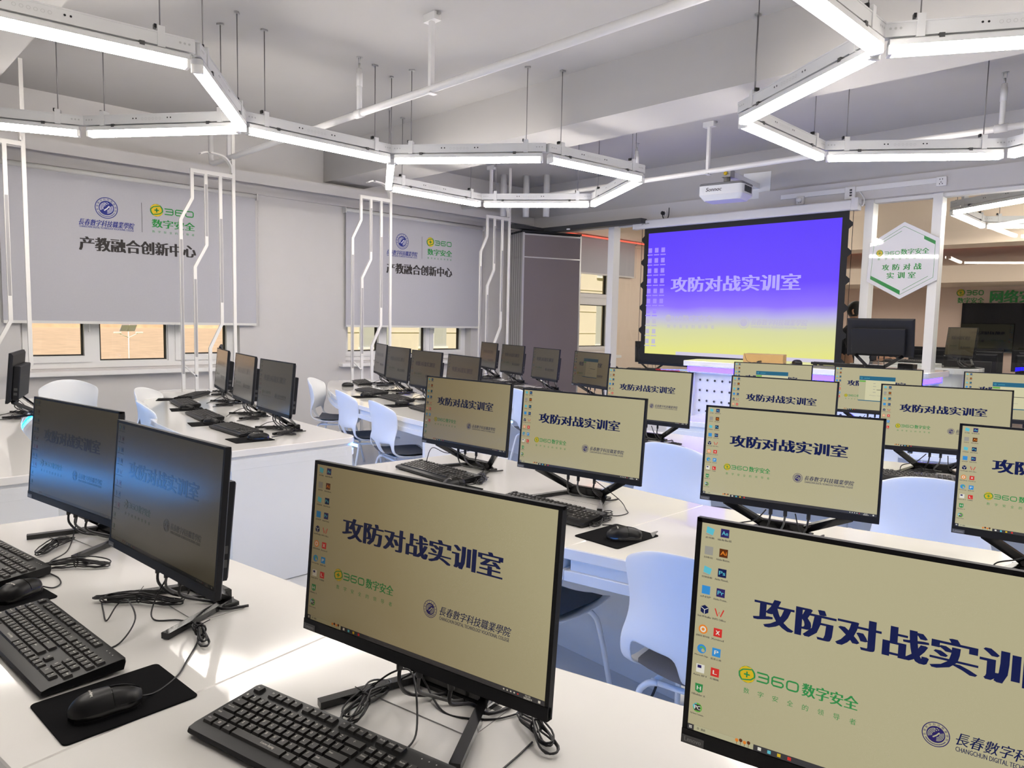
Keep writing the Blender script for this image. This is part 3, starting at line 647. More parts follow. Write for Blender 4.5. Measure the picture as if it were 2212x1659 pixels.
g = G(); g.slab([(x * .96, z * .96) for x, z in hx], -.03, 0, m_inset, 0, XZ); g.build('backing_plate', parent=t)

# projector on a wall arm
t = thing('projector', 'white projector hanging from a bracket in front of the screen', 'projector', (-4.10, 7.15, 2.76), math.radians(8))
g = G(); prof = rcorner([(-.24, -.17), (.24, -.17), (.24, .17), (-.24, .17)], (.05, .05, .05, .05)); low = [(x * .82, y * .72 + .0) for x, y in prof]
n = len(prof); vs = [(x, y, 0) for x, y in low] + [(x, y, .055) for x, y in prof] + [(x, y, .15) for x, y in prof]
g.add(vs, [(k * n + i, k * n + (i + 1) % n, (k + 1) * n + (i + 1) % n, (k + 1) * n + i) for k in (0, 1) for i in range(n)] + [tuple(reversed(range(n))), tuple(range(2 * n, 3 * n))], m_pj)
F_ = Face(g, (0, -.1705, .10), (1, 0, 0), (0, 0, 1)); F_.text('Sonnoc', -.15, -.012, .02, .028, m_darkp, (0, .002), .2)
bd = g.build('body', parent=t)
g = G(); g.slab([(x * 1.0, y * 1.0) for x, y in prof], .151, .175, m_pj2, .008); g.build('top_cover', parent=t)
g = G()
for i in range(8): g.box(.2405, -.10 + i * .026, .075, .243, -.082 + i * .026, .14, m_vent)
g.build('vent', parent=t)
g = G(); g.tube([(0, .02, .175), (0, .02, .26)], .035, m_pj2, 12); g.box(-.09, -.05, .172, .09, .10, .185, m_steel); g.box(-.05, -.02, .255, .05, .10, .33, m_steel); g.tube([(0, -.025, .29), (0, -.035, .29)], .02, m_goldp, 10); g.build('mount_head', parent=t)
g = G(); g.box(-.035, .06, .27, .035, .93, .325, m_pj); g.build('arm', parent=t)
g = G(); g.box(-.16, .925, .16, .16, .935, .46, m_pj); g.build('wall_plate', parent=t)

def socket(name, label, x, z, w=.09, h=.09, holes=True):
    t = thing(name, label, 'socket', (x, YF - .035, z)); g = G(); g.slab(rrect(w, h, .008, 3), 0, .03, m_sock, .004, XZ)
    F_ = Face(g, (0, -.0305, 0), (1, 0, 0), (0, 0, 1))
    if holes:
        for a, b in ((-.012, .02), (.012, .02), (0, -.008), (-.012, -.024), (.012, -.024)): F_.rect(a - .003, b - .006, a + .003, b + .006, m_blk, 0)
    g.build('cover', parent=t); return t
t = socket('wall_socket', 'white wall socket with a plugged grey adapter above the projection screen', -3.69, 2.845)
g = G(); g.tube([(0, -.03, .0), (0, -.07, .0)], .028, m_sock, 12); g.build('plug', parent=t)
socket('wall_socket', 'white wall socket at the end of the raceway above the sign', -2.285, 2.885)
t = socket('wall_switch', 'white three-key switch panel above the right end of the projection screen', -3.15, 2.865, .11, .13, False)
for i in range(3):
    g = G(); g.box(.0, -.036, -.035 + i * .028, .022, -.03, -.018 + i * .028, m_vent); g.build('switch_key', parent=t)
t = socket('wall_socket', 'white wall socket with a black plug above the left end of the screen', -5.48, 2.86, .06, .06)
g = G(); g.tube([(0, -.03, 0), (0, -.065, 0)], .024, m_blk, 12); g.tube(spline([(0, -.06, -.02), (.02, -.06, -.07), (.07, -.055, -.08), (.09, -.05, -.03), (.09, -.045, .06)], 6), .006, m_blk, 8); g.build('plug_with_cord', parent=t)
# ================================================================== DESKS
DT = .75
def offs(line, d):         # move an open polyline sideways (left of its direction) by d
    out = []
    for i, p in enumerate(line):
        a = Vector(line[max(i - 1, 0)]); b = Vector(line[min(i + 1, len(line) - 1)]); t = (b - a).normalized(); out.append((p[0] - t.y * d, p[1] + t.x * d))
    return out
def desk(label, front, back, end=None, led=True, cyan=False, rad=(0, 0, 0, 0), group='white lacquered computer desks'):
    """front and back run from low X to high X; end: 'r' or 'l' side closed by a full height panel"""
    cx = sum(p[0] for p in front) / len(front); cy = sum(p[1] for p in front) / len(front)
    front = [(x - cx, y - cy) for x, y in front]; back = [(x - cx, y - cy) for x, y in back]
    t = thing('computer_desk', label, 'desk', (cx, cy, 0), 0, group)
    poly = front + back[::-1]; rads = [0] * len(poly); rads[0] = rad[0]; rads[len(front) - 1] = rad[1]; rads[len(front)] = rad[2]; rads[-1] = rad[3]
    full = rcorner(poly, rads, 6)
    g = G(); g.slab(full, DT - .036, DT, m_desk, .003); g.build('desktop', parent=t, auto=.6)
    g = G(); g.slab(inset(full, .014), DT - .072, DT - .036, m_panel); g.build('recess_band', parent=t)
    g = G(); g.slab(inset(full, .001), DT - .106, DT - .072, m_panel, .002); g.build('lower_board', parent=t)
    # modesty panel under the back edge
    b2 = offs(back, -.10); b3 = offs(back, -.12)
    g = G(); n = len(back); vs = [(x, y, z) for z in (.0, DT - .106) for x, y in b3] + [(x, y, z) for z in (.0, DT - .106) for x, y in b2]
    for i in range(n - 1):
        g.quad(vs[i + 1], vs[i], vs[n + i], vs[n + i + 1], m_panel); g.quad(vs[2 * n + i], vs[2 * n + i + 1], vs[3 * n + i + 1], vs[3 * n + i], m_panel)
    g.build('modesty_panel', parent=t)
    if led:
        for lst, m in ((offs(back, -.009), m_led),):
            g = G()
            for i in range(len(lst) - 1):
                a, b = lst[i], lst[i + 1]; g.quad((b[0], b[1], DT - .062), (a[0], a[1], DT - .062), (a[0], a[1], DT - .046), (b[0], b[1], DT - .046), m_cyan if cyan else m)
            g.build('led_strip', parent=t)
    if end:
        for sd in end:
            k = -1 if sd == 'r' else 0; f, b_ = Vector(front[k]), Vector(back[k]); d = (b_ - f).normalized(); s_ = 1 if sd == 'r' else -1
            nrm = Vector((d.y, -d.x)) * s_
            pts = [f + d * .012 - nrm * .002, b_ - d * .045 - nrm * .002, b_ - d * .045 - nrm * .032, f + d * .012 - nrm * .032]
            g = G(); g.slab([tuple(p) for p in (pts if sd == 'r' else pts[::-1])], .004, DT - .05, m_panel, .002); g.build('end_panel', parent=t)
    return t
def smooth(pts, n=5): return [(p.x, p.y) for p in spline([(x, y, 0) for x, y in pts], n)]
LF = [(-6.95, 2.30), (-6.25, 1.975), (-5.565, 1.735), (-5.17, 1.645), (-4.81, 1.59), (-4.2, 1.55), (-3.62, 1.54)]
LB = [(-6.74, 2.96), (-6.2, 2.70), (-5.6, 2.51), (-5.05, 2.405), (-4.41, 2.345), (-4.0, 2.325), (-3.635, 2.315)]
def thin_ends(l): return [l[0]] + l[3:-3] + [l[-1]]
def moved(pts, corner, rot):
    c, s = math.cos(rot), math.sin(rot); out = []
    for x, y in pts:
        dx, dy = x + 3.62, y - 1.54; out.append((corner[0] + dx * c - dy * s, corner[1] + dx * s + dy * c))
    return out
rL = (.16, .02, .09, .16)
for corner, rot, lb, led in (((-3.60, -1.48), 0, 'curved white desk behind the camera on the window side, with blue light strip', True), ((-3.59, .045), 0, 'curved white desk at the left edge, bright blue light strip on its far edge', True),
                        ((-3.62, 1.54), 0, 'curved white desk with tall end panel, three monitors, by the street lamp window', True), ((-3.89, 2.985), math.radians(-7), 'curved white desk behind three pale blue chairs, before the far blind', True),
                        ((-3.93, 4.50), math.radians(-8), 'curved white desk farthest back, beside the folded partition', True)):
    desk(lb, thin_ends(smooth(moved(LF, corner, rot))), thin_ends(smooth(moved(LB, corner, rot))), 'r', led, rad=rL, cyan=(corner[1] < .1))
RD = [(((-2.83, -.03), (-1.262, .20)), ((-2.80, .73), (-1.40, .945)), 'nearest white desk, its left part carrying two dim monitors', 'l'), (((-1.2615, .20), (.45, .62)), ((-1.3995, .946), (.28, 1.37)), 'nearest white desk, its right part carrying the two largest monitors', ''),
      (((-2.935, 1.66), (-1.4506, 1.66)), ((-2.85, 2.525), (-1.4506, 2.47)), 'second row white desk, part with the two middle monitors', 'l'), (((-1.45, 1.66), (.2, 2.02)), ((-1.45, 2.47), (.03, 2.81)), 'second row white desk, right part reaching the right edge', ''),
      (((-2.95, 3.13), (-1.4205, 3.20)), ((-2.85, 3.93), (-1.4505, 4.02)), 'third row white desk, left part with a mouse near a blue-lit chair', 'l'), (((-1.42, 3.20), (.2, 3.66)), ((-1.45, 4.02), (0, 4.46)), 'third row white desk, right part behind the right chair', ''),
      (((-2.98, 4.50), (-1.4505, 4.86)), ((-2.98, 5.27), (-1.5975, 5.62)), 'farthest white desk before the lectern, left part', 'l'), (((-1.45, 4.86), (.15, 5.4)), ((-1.597, 5.62), (-.1, 6.15)), 'farthest white desk before the lectern, right part', '')]
for f, b_, lb, en in RD: desk(lb, list(f), list(b_), en, True, rad=((.0, 0, 0, .07) if en else (0, 0, 0, 0)))

# ================================================================== DISPLAYS
MW, MH, H0_, TILT = .54, .3169, .11, .0886
TM = Matrix.Translation((0, 0, H0_)) @ Matrix.Rotation(-TILT, 4, 'X')      # panel frame: x right, z up the panel, -y towards the viewer
def screen_mesh(dialog=False):
    g = G(); F = Face(g, (0, -.0042, 0), (1, 0, 0), (0, 0, 1), .00012)
    F.rect(-.2625, .0205, .2625, .3105, L['cream'], -1)
    F.text('攻防对战实训室', -.1825, .187, .170, .2255, L['navy'], (-.0024, -.0012, 0, .0012, .0024), k=1)
    F.plus_logo(-.187, .118, .0112, L['green'], L['gold']); F.n360(-.174, .112, -.118, .1255, L['green'], 1, .16); F.text('数字安全', -.1165, .1105, -.051, .1275, L['green'], (-.0006, 0, .0006))
    for i, ch in enumerate('数字安全的领导者'): F.text(ch, -.190 + i * .0187, .0925, -.1825 + i * .0187, .1, L['green'])
    F.seal(.0335, .1095, .0145, L['purple'], L['pale'], 1)
    F.text('長春數字科技職業學院', .054, .1045, .194, .1195, L['navy'], (0, .0004), .22); F.text('CHANGCHUN DIGITAL TECHNOLOGY VOCATIONAL COLLEGE', .054, .097, .1925, .1025, L['navy'], (0, .0002))
    c1 = [('sky', '', '此电脑'), ('grey', '', '回收站'), ('sky', '', '控制面板'), ('blue', '', 'eNSP'), ('navy', '', 'Oracle VM VirtualBox'), ('orange', 'o', '虚拟仿真 教学系统'), ('teal', 'e', 'Microsoft Edge'), ('white', '', 'Axure RP 9'), ('green', 'H', 'HBuilder X'), ('dark', 'PC', 'PyCharm Commun..')]
    c2 = [('purple', 'Ae', 'Adobe After Effects 2022'), ('brown', 'Ai', 'Adobe Illustrat..'), ('navy', 'Ps', 'Adobe Photosh..'), ('purple', 'Pr', 'Adobe Premie..'), ('red', 'W', 'WPS Office'), ('red', 'x', 'Xmind'), ('blue', 'P', '蓝墨云班'), ('red', 'L', '红蜘蛛')]
    for cx, lst in ((-.2505, c1), (-.230, c2)):
        for i, (cl, gl, cap) in enumerate(lst):
            z = .3005 - i * .02745
            if cl in ('sky',): F.poly([(cx - .0055, z - .003), (cx + .004, z - .0055), (cx + .006, z + .003), (cx - .0045, z + .0058)], L[cl], 1); F.poly([(cx - .006, z - .0055), (cx + .003, z - .0068), (cx + .003, z - .0058), (cx - .006, z - .0042)], L['grey'], 1)
            elif cl in ('navy',) and not gl: F.poly([(cx, z + .0065), (cx + .0055, z + .0035), (cx + .0055, z - .0035), (cx, z - .0065), (cx - .0055, z - .0035), (cx - .0055, z + .0035)], L['navy'], 1); F.stroke([(cx - .005, z + .003), (cx, z), (cx + .005, z + .003)], .0009, L['white'], 2); F.stroke([(cx, z), (cx, z - .006)], .0009, L['white'], 2)
            elif gl == 'e': F.disc(cx, z, .0063, L['blue'], 1, 18); F.ring(cx + .0005, z - .0005, .0022, .0042, L['lime'], 2, -.3, 2.6, 12); F.disc(cx + .002, z - .0018, .0025, L['cream'], 2, 12)
            elif gl == 'W': F.stroke([(cx - .006, z + .005), (cx - .002, z - .005), (cx, z + .001), (cx + .002, z - .005), (cx + .006, z + .005)], .0017, L['red'], 1)
            elif gl == 'o': F.disc(cx, z, .0064, L['orange'], 1, 14); F.ring(cx, z, .0022, .0042, L['white'], 2, n=12)
            elif gl == 'PC': F.disc(cx, z, .0066, L['lime'], 1, 12); F.poly([(cx - .007, z + .002), (cx - .002, z + .0065), (cx, z), (cx - .004, z - .004)], L['sky'], 2); F.rect(cx - .0042, z - .0042, cx + .0042, z + .0042, L['dark'], 3)
            elif gl == 'H': F.poly([(cx - .0055, z + .006), (cx + .0055, z + .006), (cx + .005, z - .0045), (cx, z - .0065), (cx - .005, z - .0045)], L['green'], 1)
            else: F.rect(cx - .0058, z - .0058, cx + .0058, z + .0058, L[cl], 1)
            if cl == 'white': F.rect(cx - .004, z + .0005, cx + .0015, z + .0045, L['purple'], 2)
            if gl and gl not in ('e', 'o', 'W'): F.text(gl, cx - .0014 * (1 + len(gl)), z - .0026, cx + .0014 * (1 + len(gl)), z + .0028, L['sky' if cl in ('purple', 'navy') else 'orange' if cl == 'brown' else 'white'], (0, .0003), k=4)
            w2 = min(.0095, .00135 * len(cap) + .002); F.text(cap, cx - w2, z - .0108, cx + w2, z - .0082, L['text'], (0, .0002))
    F.rect(-.2625, .0205, .2625, .0285, L['bar'], 0); F.rect(-.2535, .0210, -.172, .0285, L['pale'], 1)
    F.rect(-.2600, .0228, -.2585, .0243, L['white'], 1); F.rect(-.2580, .0228, -.2565, .0243, L['white'], 1); F.rect(-.2600, .0248, -.2585, .0263, L['white'], 1); F.rect(-.2580, .0248, -.2565, .0263, L['white'], 1)
    F.ring(-.2475, .0250, .0008, .0014, L['text'], 2, n=10); F.text('搜索', -.2435, .0232, -.2375, .0265, L['text'], (0, .0002), k=2)
    for i in range(4): F.disc(-.194 + i * .0052, .0268 + .0012 * (i % 2), .0024, L['brown' if i % 2 else 'orange'], 2, 9); F.rect(-.1943 + i * .0052, .0215, -.1937 + i * .0052, .027, L['brown'], 2)
    for x, c in ((-.164, 'white'), (-.1515, 'sky'), (-.139, 'gold'), (-.126, 'red')): F.rect(x - .0022, .0225, x + .0022, .0268, L[c], 1)
    for i in range(5): F.rect(.188 + i * .0065, .0236, .1905 + i * .0065, .0258, L['red' if i == 4 else 'white'], 1)
    F.text('12:15', .2285, .0248, .2375, .0276, L['white'], (0, .0002)); F.text('2023/5/19', .2255, .0213, .2405, .024, L['white'], (0, .0002)); F.rect(.2515, .0225, .2555, .0262, L['white'], 1)
    if dialog:
        F.rect(-.110, .088, .110, .2575, L['win'], 9); F.rect(-.110, .2575, .110, .262, L['pale'], 9); F.rect(-.110, .230, .110, .2575, L['winb'], 10); F.rect(-.110, .088, .110, .0935, L['winb'], 10)
        F.rect(-.110, .0935, -.068, .230, L['pale'], 10); F.rect(-.108, .217, -.070, .2265, L['lime'], 11); F.ring(-.096, .2435, .004, .0055, L['sky'], 11, n=14); F.text('userlock', -.08, .240, -.045, .247, L['sky'], k=11)
        for i, z in enumerate((.208, .188, .168, .148)): F.rect(-.022, z, -.008 + .004 * (i % 2), z + .003, L['grey'], 11)
        F.rect(.0, .166, .075, .1695, L['text'], 11); F.text('Please wait', -.04, .125, .03, .131, L['grey'], k=11)
    for i in range(len(g.v)): g.v[i] = tuple(TM @ Vector(g.v[i]))
    return g
P_ = lambda *a: tuple(TM @ Vector(a))
def make_monitor(label, dialog=False, proto=None, cables=True):
    t = thing('monitor', label, 'monitor', group=None)
    if proto: pass
    g = G()       # slim casing with chin
    g.box(-MW / 2, -.004, 0, MW / 2, .004, .0200, m_blk2, TM)
    for a in ((-MW / 2, 0, -.2628, MH), (.2628, 0, MW / 2, MH), (-MW / 2, .3108, MW / 2, MH)): g.box(a[0], -.0046, a[1], a[2], .004, a[3], m_blk2, TM)
    g.box(-MW / 2, -.0058, 0, MW / 2, -.004, .0200, m_blk2, TM)
    rear = [(-MW / 2, 0), (MW / 2, 0), (MW / 2, MH), (-MW / 2, MH)]
    rin = [(-.255, .012), (.255, .012), (.255, .302), (-.255, .302)]
    vs = [(x, .004, z) for x, z in rear] + [(x, .008, z) for x, z in rear] + [(x, .018, z) for x, z in rin]
    g.add(vs, [(k * 4 + (i + 1) % 4, k * 4 + i, (k + 1) * 4 + i, (k + 1) * 4 + (i + 1) % 4) for k in (0, 1) for i in range(4)] + [(8, 11, 10, 9)], m_blk2, TM)
    cs = g.build('casing', parent=t)
    g = G(); F = Face(g, (-.2685, -.0066, .0015), (1, 0, 0), (0, 0, 1), .0001); g.box(-.2685, -.0066, .0012, -.2375, -.0056, .0118, m_badge); F.text('Lenovo', .0035, .0022, .027, .0085, m_badget, (0, .0003))
    for i in range(len(g.v)): g.v[i] = tuple(TM @ Vector(g.v[i]))
    g.build('badge', parent=cs)
    screen_mesh(dialog).build('screen', parent=t)
    g = G(); g.slab([(-.212, .02), (.212, .02), (.218, .235), (-.218, .235)], -.056, -.017, m_blk2, .005, TM @ XZ)
    for i in range(2): g.box(.2125, .028, .05 + i * .03, .2172, .046, .066 + i * .03, m_vent, TM)
    g.build('rear_box', parent=t)
    # stand: cross bar, two rising arms, two splayed feet
    s = -.025
    g = G(); g.box(-.075 + s, .125, .004, .075 + s, .150, .040, m_gloss, ch=.004); g.box(-.095 + s, .12, .0, .095 + s, .158, .012, m_gloss, ch=.002)
    st = g.build('stand_bar', parent=t)
    for k in (-1, 1):
        g = G(); g.bar([(k * .062 + s, .142, .022), (k * .19, .018, .114)], .026, .012, m_gloss, (0, .6, -.8)); g.build('arm', parent=st)
        g = G(); g.bar([(k * .075 + s, .142, .011), (k * .155 + s, -.045, .008)], .019, .013, m_gloss, (1, .3, 0)); g.build('foot', parent=st)
    if cables:
        for i, (x, x2, m) in enumerate(((-.045, -.06, m_cord), (.0, -.02, m_cordg), (.07, .05, m_cord))):
            g = G(); g.tube([(x, .018, .112), (x, .018, .088)], .006, m_cord, 8); g.tube(spline([(x, .018, .09), (x - .004, .022, .06), (x2, .06 + .02 * i, .02), (x2 + .03, .11, .008), (x2 + .05, .165, .006)], 5), .0034, m, 6); g.build('cable', parent=t)
    return t
# ------------------------------------------------------------------ keyboard
KR = [[('Esc', 1), (None, 1), ('F1', 1), ('F2', 1), ('F3', 1), ('F4', 1), (None, .5), ('F5', 1), ('F6', 1), ('F7', 1), ('F8', 1), (None, .5), ('F9', 1), ('F10', 1), ('F11', 1), ('F12', 1), (None, .25), ('Prt Sc', 1), ('Scroll Lock', 1), ('Pause', 1)],
      [('~', 1)] + [(c, 1) for c in '1234567890-='] + [('←', 2), (None, .25), ('Insert', 1), ('Home', 1), ('Page Up', 1), (None, .25), ('Num Lock', 1), ('/', 1), ('*', 1), ('-', 1)],
      [('Tab', 1.5)] + [(c, 1) for c in 'QWERTYUIOP[]'] + [('\\', 1.5), (None, .25), ('Delete', 1), ('End', 1), ('Page Dn', 1), (None, .25), ('7', 1), ('8', 1), ('9', 1), ('+', 1)],
      [('Caps Lock', 1.75)] + [(c, 1) for c in "ASDFGHJKL;'"] + [('Enter', 2.25), (None, 3.5), ('4', 1), ('5', 1), ('6', 1), (None, 1)],
      [('Shift', 2.25)] + [(c, 1) for c in 'ZXCVBNM,./'] + [('Shift', 2.75), (None, 1.25), ('↑', 1), (None, 1.25), ('1', 1), ('2', 1), ('3', 1), ('Enter', 1)],
      [('Ctrl', 1.25), ('Win', 1.25), ('Alt', 1.25), ('SPACE', 6.25), ('Alt', 1.25), ('Fn', 1.25), ('Menu', 1.25), ('Ctrl', 1.25), (None, .25), ('←', 1), ('↓', 1), ('→', 1), (None, .25), ('0', 2), ('.', 1), (None, 1)]]
KT = Matrix.Translation((0, 0, .0195)) @ Matrix.Rotation(.075, 4, 'X')
def key_geo(g, lab, w, x, y, mark=True):
    a = w * .01905; hx, hy = a / 2 - .0008, .0087; tx, ty = hx - .0022, .0066
    vs = [(x + sx * hx, y + sy * hy, 0) for sx, sy in ((-1, -1), (1, -1), (1, 1), (-1, 1))] + [(x + sx * tx, y + .0008 + sy * ty, .0078) for sx, sy in ((-1, -1), (1, -1), (1, 1), (-1, 1))]
    g.add(vs, [(4, 5, 6, 7), (0, 1, 5, 4), (1, 2, 6, 5), (2, 3, 7, 6), (3, 0, 4, 7)], m_key, KT)
    if not mark: return
    T2 = KT @ Matrix.Translation((x, y + .0008, .0079))
    F = Face(g, T2 @ Vector((0, 0, 0)), T2.to_3x3() @ Vector((1, 0, 0)), T2.to_3x3() @ Vector((0, 1, 0)), .00005)
    if lab == 'SPACE': F.text('Lenovo Baiying', .006, -.003, .036, .0035, m_mark, (0, .0004)); return
    if lab == 'Win':
        for dx in (-.0022, .0004):
            for dy in (-.001, .0016): F.rect(dx - .001, dy - .001, dx + .001, dy + .001, m_mark)
        return
    if len(lab) == 1: F.text(lab, -.0042, -.0012 if lab not in "-,.;'" else .0, -.0042 + (.0032 if lab not in "-.,;'/[]\\1" else .0018), .0042, m_mark, (0, .0003))
    else: F.text(lab, -tx + .0016, -.0002, -tx + .0016 + min(2 * tx - .003, .0017 * len(lab)), .0032, m_mark, (0, .0002))
def make_keyboard(label, keys):
    t = thing('keyboard', label, 'keyboard')
    g = G(); prof = [(-.067, .004), (-.071, .009), (-.068, .0150), (-.056, .0182), (.070, .0285), (.077, .0275), (.078, .020), (.074, .006)]
    n = len(prof); xs = (-.2225, -.2190, .2190, .2225); vs = []
    for x in xs:
        k = .0 if abs(x) < .22 else .0035
        cy_ = 0; vs += [(x, y * (1 - k * 8), z * (1 - k * 20) + k * .35) for y, z in prof]
    fs = [(k * n + i, k * n + (i + 1) % n, (k + 1) * n + (i + 1) % n, (k + 1) * n + i) for k in range(3) for i in range(n)] + [tuple(range(n)), tuple(reversed(range(3 * n, 4 * n)))]
    g.add(vs, [tuple(reversed(f)) for f in fs], m_blk, None)
    F = Face(g, KT @ Vector((0, 0, .004)), (1, 0, 0), KT.to_3x3() @ Vector((0, 1, 0)), .0003)
    for i in range(3): F.disc(.165 + i * .014, .064, .0012, m_mark, 0, 8)
    for x in (-.19, .19): g.box(x - .015, .05, .0, x + .015, .07, .012, m_blk2); g.box(x - .015, -.062, .0, x + .015, -.047, .006, m_blk2)
    g.build('case', parent=t, auto=.5)
    ys = [.0610, .0360, .0170, -.0020, -.0210, -.0400]; stuff = G(); n = 0
    for r, row in enumerate(KR):
        x = -.2135
        for lab, w in row:
            a = w * .01905
            if lab:
                if keys == 'own' and n < 100: g = G(); key_geo(g, lab, w, x + a / 2, ys[r]); g.build('key', parent=t); n += 1
                else: key_geo(stuff, lab, w, x + a / 2, ys[r], keys != 'far')
            x += a
    if stuff.v:
        o = stuff.build('keycaps', parent=t); tag(o, kind='stuff')
    return t
# ------------------------------------------------------------------ mouse
def mouse_pt(u, v):       # u 0 rear .. 1 front, v -1..1 across
    y = -.058 + .116 * u
    hw = .033 * (max(0, 1 - abs(2 * u - 1) ** 3.2)) ** .5 * (1 - .10 * math.exp(-((u - .62) / .16) ** 2)); hh = .039 * (max(0, 1 - abs((u - .42) / (.46 if u < .42 else .66)) ** 2.4)) ** .5
    a = v * PI / 2; return (hw * math.sin(a) * (1 if abs(v) < .9 else 1.0), y, .002 + hh * (math.cos(a) ** .75 if math.cos(a) > 0 else 0))
def msurf(g, u0, u1, v0, v1, m, nu=14, nv=14, k=1.0):
    vs = []; fs = []
    for i in range(nu + 1):
        for j in range(nv + 1):
            x, y, z = mouse_pt(u0 + (u1 - u0) * i / nu, v0 + (v1 - v0) * j / nv); vs.append((x * k, y, z * k))
    for i in range(nu):
        for j in range(nv): a = i * (nv + 1) + j; fs.append((a, a + nv + 1, a + nv + 2, a + 1))
    g.add(vs, [tuple(reversed(f)) for f in fs], m, None, True)
def make_mouse(label):
    t = thing('mouse', label, 'mouse')
    g = G(); msurf(g, .0, .999, -1, 1, m_gloss, 22, 20, .97); g.slab([mouse_pt(i / 16, -1)[:2] for i in range(17)] + [mouse_pt(1 - i / 16, 1)[:2] for i in range(1, 16)], 0, .005, m_blk2); g.build('shell', parent=t)
    g = G(); msurf(g, .0, .56, -.86, .86, m_blk, 16, 14)
    T = G(); F = Face(T, (0, 0, 0), (1, 0, 0), (0, 1, 0), 0); F.text('Lenovo Baiying', -.013, -.026, .013, -.0205, m_mark, (0, .0004))
    for i, p in enumerate(T.v): T.v[i] = (p[0], p[1], .002 + .039 * (max(0, 1 - abs((((p[1] + .058) / .116) - .42) / .46) ** 2.4)) ** .5 * (max(.01, 1 - (p[0] / .033) ** 2)) ** .35 + .0009)
    g.add(T.v, T.f, m_mark); g.build('palm_cover', parent=t)
    for s_ in (-1, 1):
        g = G(); msurf(g, .575, .985, .10 if s_ > 0 else -.80, .80 if s_ > 0 else -.10, m_blk, 12, 8, 1.005); g.build('button', parent=t)
    g = G(); g.tube([(-.0032, .024, .0265), (.0032, .024, .0265)], .0095, m_badge, 18); g.build('scroll_wheel', parent=t)
    return t
def make_pad(label):
    t = G(); t.slab(rrect(.18, .22, .010, 4), 0, .003, m_pad, .0006); o = t.build('mouse_pad'); tag(o, label, 'mouse pad'); return o
# ------------------------------------------------------------------ chair
def make_chair(label):
    t = thing('chair', label, 'chair')
    prof = [(.215, .418, .185), (.205, .446, .205), (.10, .437, .222), (-.02, .432, .226), (-.12, .438, .222), (-.186, .470, .224), (-.216, .548, .226), (-.222, .585, .214), (-.226, .65, .210), (-.236, .73, .224), (-.250, .80, .228), (-.264, .855, .192)]
    nu = 12; bm = bmesh.new(); grid = []
    for k, (y, z, w) in enumerate(prof):
        row = []
        for i in range(nu + 1):
            u = -1 + 2 * i / nu; bk = max(0, min(1, (z - .46) / .2)); ed = abs(u) ** 2.2
            row.append(bm.verts.new((u * w, y + .085 * bk * ed, z + .028 * (1 - bk) * ed - ((.055, .018)[len(prof) - 1 - k] * abs(u) ** 2.5 if k >= len(prof) - 2 else 0))))
        grid.append(row)
    for k in range(len(prof) - 1):
        for i in range(nu):
            if k in (4, 5) and i in (1, 2, 3, 4, 7, 8, 9, 10): continue
            bm.faces.new((grid[k][i], grid[k][i + 1], grid[k + 1][i + 1], grid[k + 1][i]))
    me = bpy.data.meshes.new('shell'); bm.to_mesh(me); bm.free(); me.materials.append(m_shell); o = put('shell', me)
    md = o.modifiers.new('s', 'SOLIDIFY'); md.thickness = .011; md.offset = 0; md = o.modifiers.new('b', 'SUBSURF'); md.levels = 2; md.render_levels = 2
    me2 = bpy.data.meshes.new_from_object(o.evaluated_get(bpy.context.evaluated_depsgraph_get())); bpy.data.objects.remove(o)
    me2.polygons.foreach_set('use_smooth', [True] * len(me2.polygons)); put('shell', me2, t)
    g = G(); top = []; N = 10
    vs = []; fs = []
    for k in range(N + 1):
        v = k / N; y = .195 - .375 * v; w = .195 - .03 * abs(2 * v - 1) ** 4
        for i in range(N + 1):
            u = -1 + 2 * i / N; e_ = max(abs(u), abs(2 * v - 1)); vs.append((u * w, y, .448 + .026 * abs(u) ** 2.2 + .028 * (1 - e_ ** 4) + (.03 * max(0, v - .75) * 4 * .6) - (.012 * max(0, .15 - v) / .15)))
    for k in range(N):
        for i in range(N): a = k * (N + 1) + i; fs.append((a, a + 1, a + N + 2, a + N + 1))
    g.add(vs, [tuple(reversed(f)) for f in fs], m_cush, None, True); g.build('seat_cushion', parent=t)
    g = G()
    g.tube([(-.15, .13, .418), (.15, .13, .418)], .009, m_leg, 8); g.tube([(-.15, -.12, .418), (.15, -.12, .418)], .009, m_leg, 8); g.tube([(-.14, .13, .418), (-.14, -.12, .418)], .009, m_leg, 8); g.tube([(.14, .13, .418), (.14, -.12, .418)], .009, m_leg, 8); g.build('seat_frame', parent=t)
    for sx in (-1, 1):
        for sy in (-1, 1):
            g = G(); y0 = .13 if sy > 0 else -.12; g.tube(spline([(sx * .13, y0, .418), (sx * .165, y0 + sy * .012, .405), (sx * .185, y0 + sy * .03, .34), (sx * .215, y0 + sy * .10, .0)], 5), .0095, m_leg, 10); g.build('leg', parent=t)
    return t
# ================================================================== SETTING THE PLACES
mon = make_monitor('x'); mon_d = make_monitor('x', True)
kb_near = make_keyboard('x', 'own'); kb = make_keyboard('x', 'mid'); kb_far = make_keyboard('x', 'far')
mouse = make_mouse('x'); pad = make_pad('x'); chair = make_chair('x')
protos = {id(q): 0 for q in (mon, mon_d, kb_near, kb, kb_far, mouse, pad, chair)}
def place(p, x, y, z, deg, label, group, skip=()):
    if protos[id(p)] == 0 and not skip:
        protos[id(p)] = 1; p.location = (x, y, z); p.rotation_euler = (0, 0, math.radians(deg)); p['label'] = label
        p['group'] = group; return p
    return dup(p, (x, y, z), math.radians(deg), label, group, skip)
GM, GK, GO, GP, GC = 'monitors on the white desks', 'keyboards on the white desks', 'mice on the white desks', 'mouse pads on the white desks', 'shell chairs at the desks'
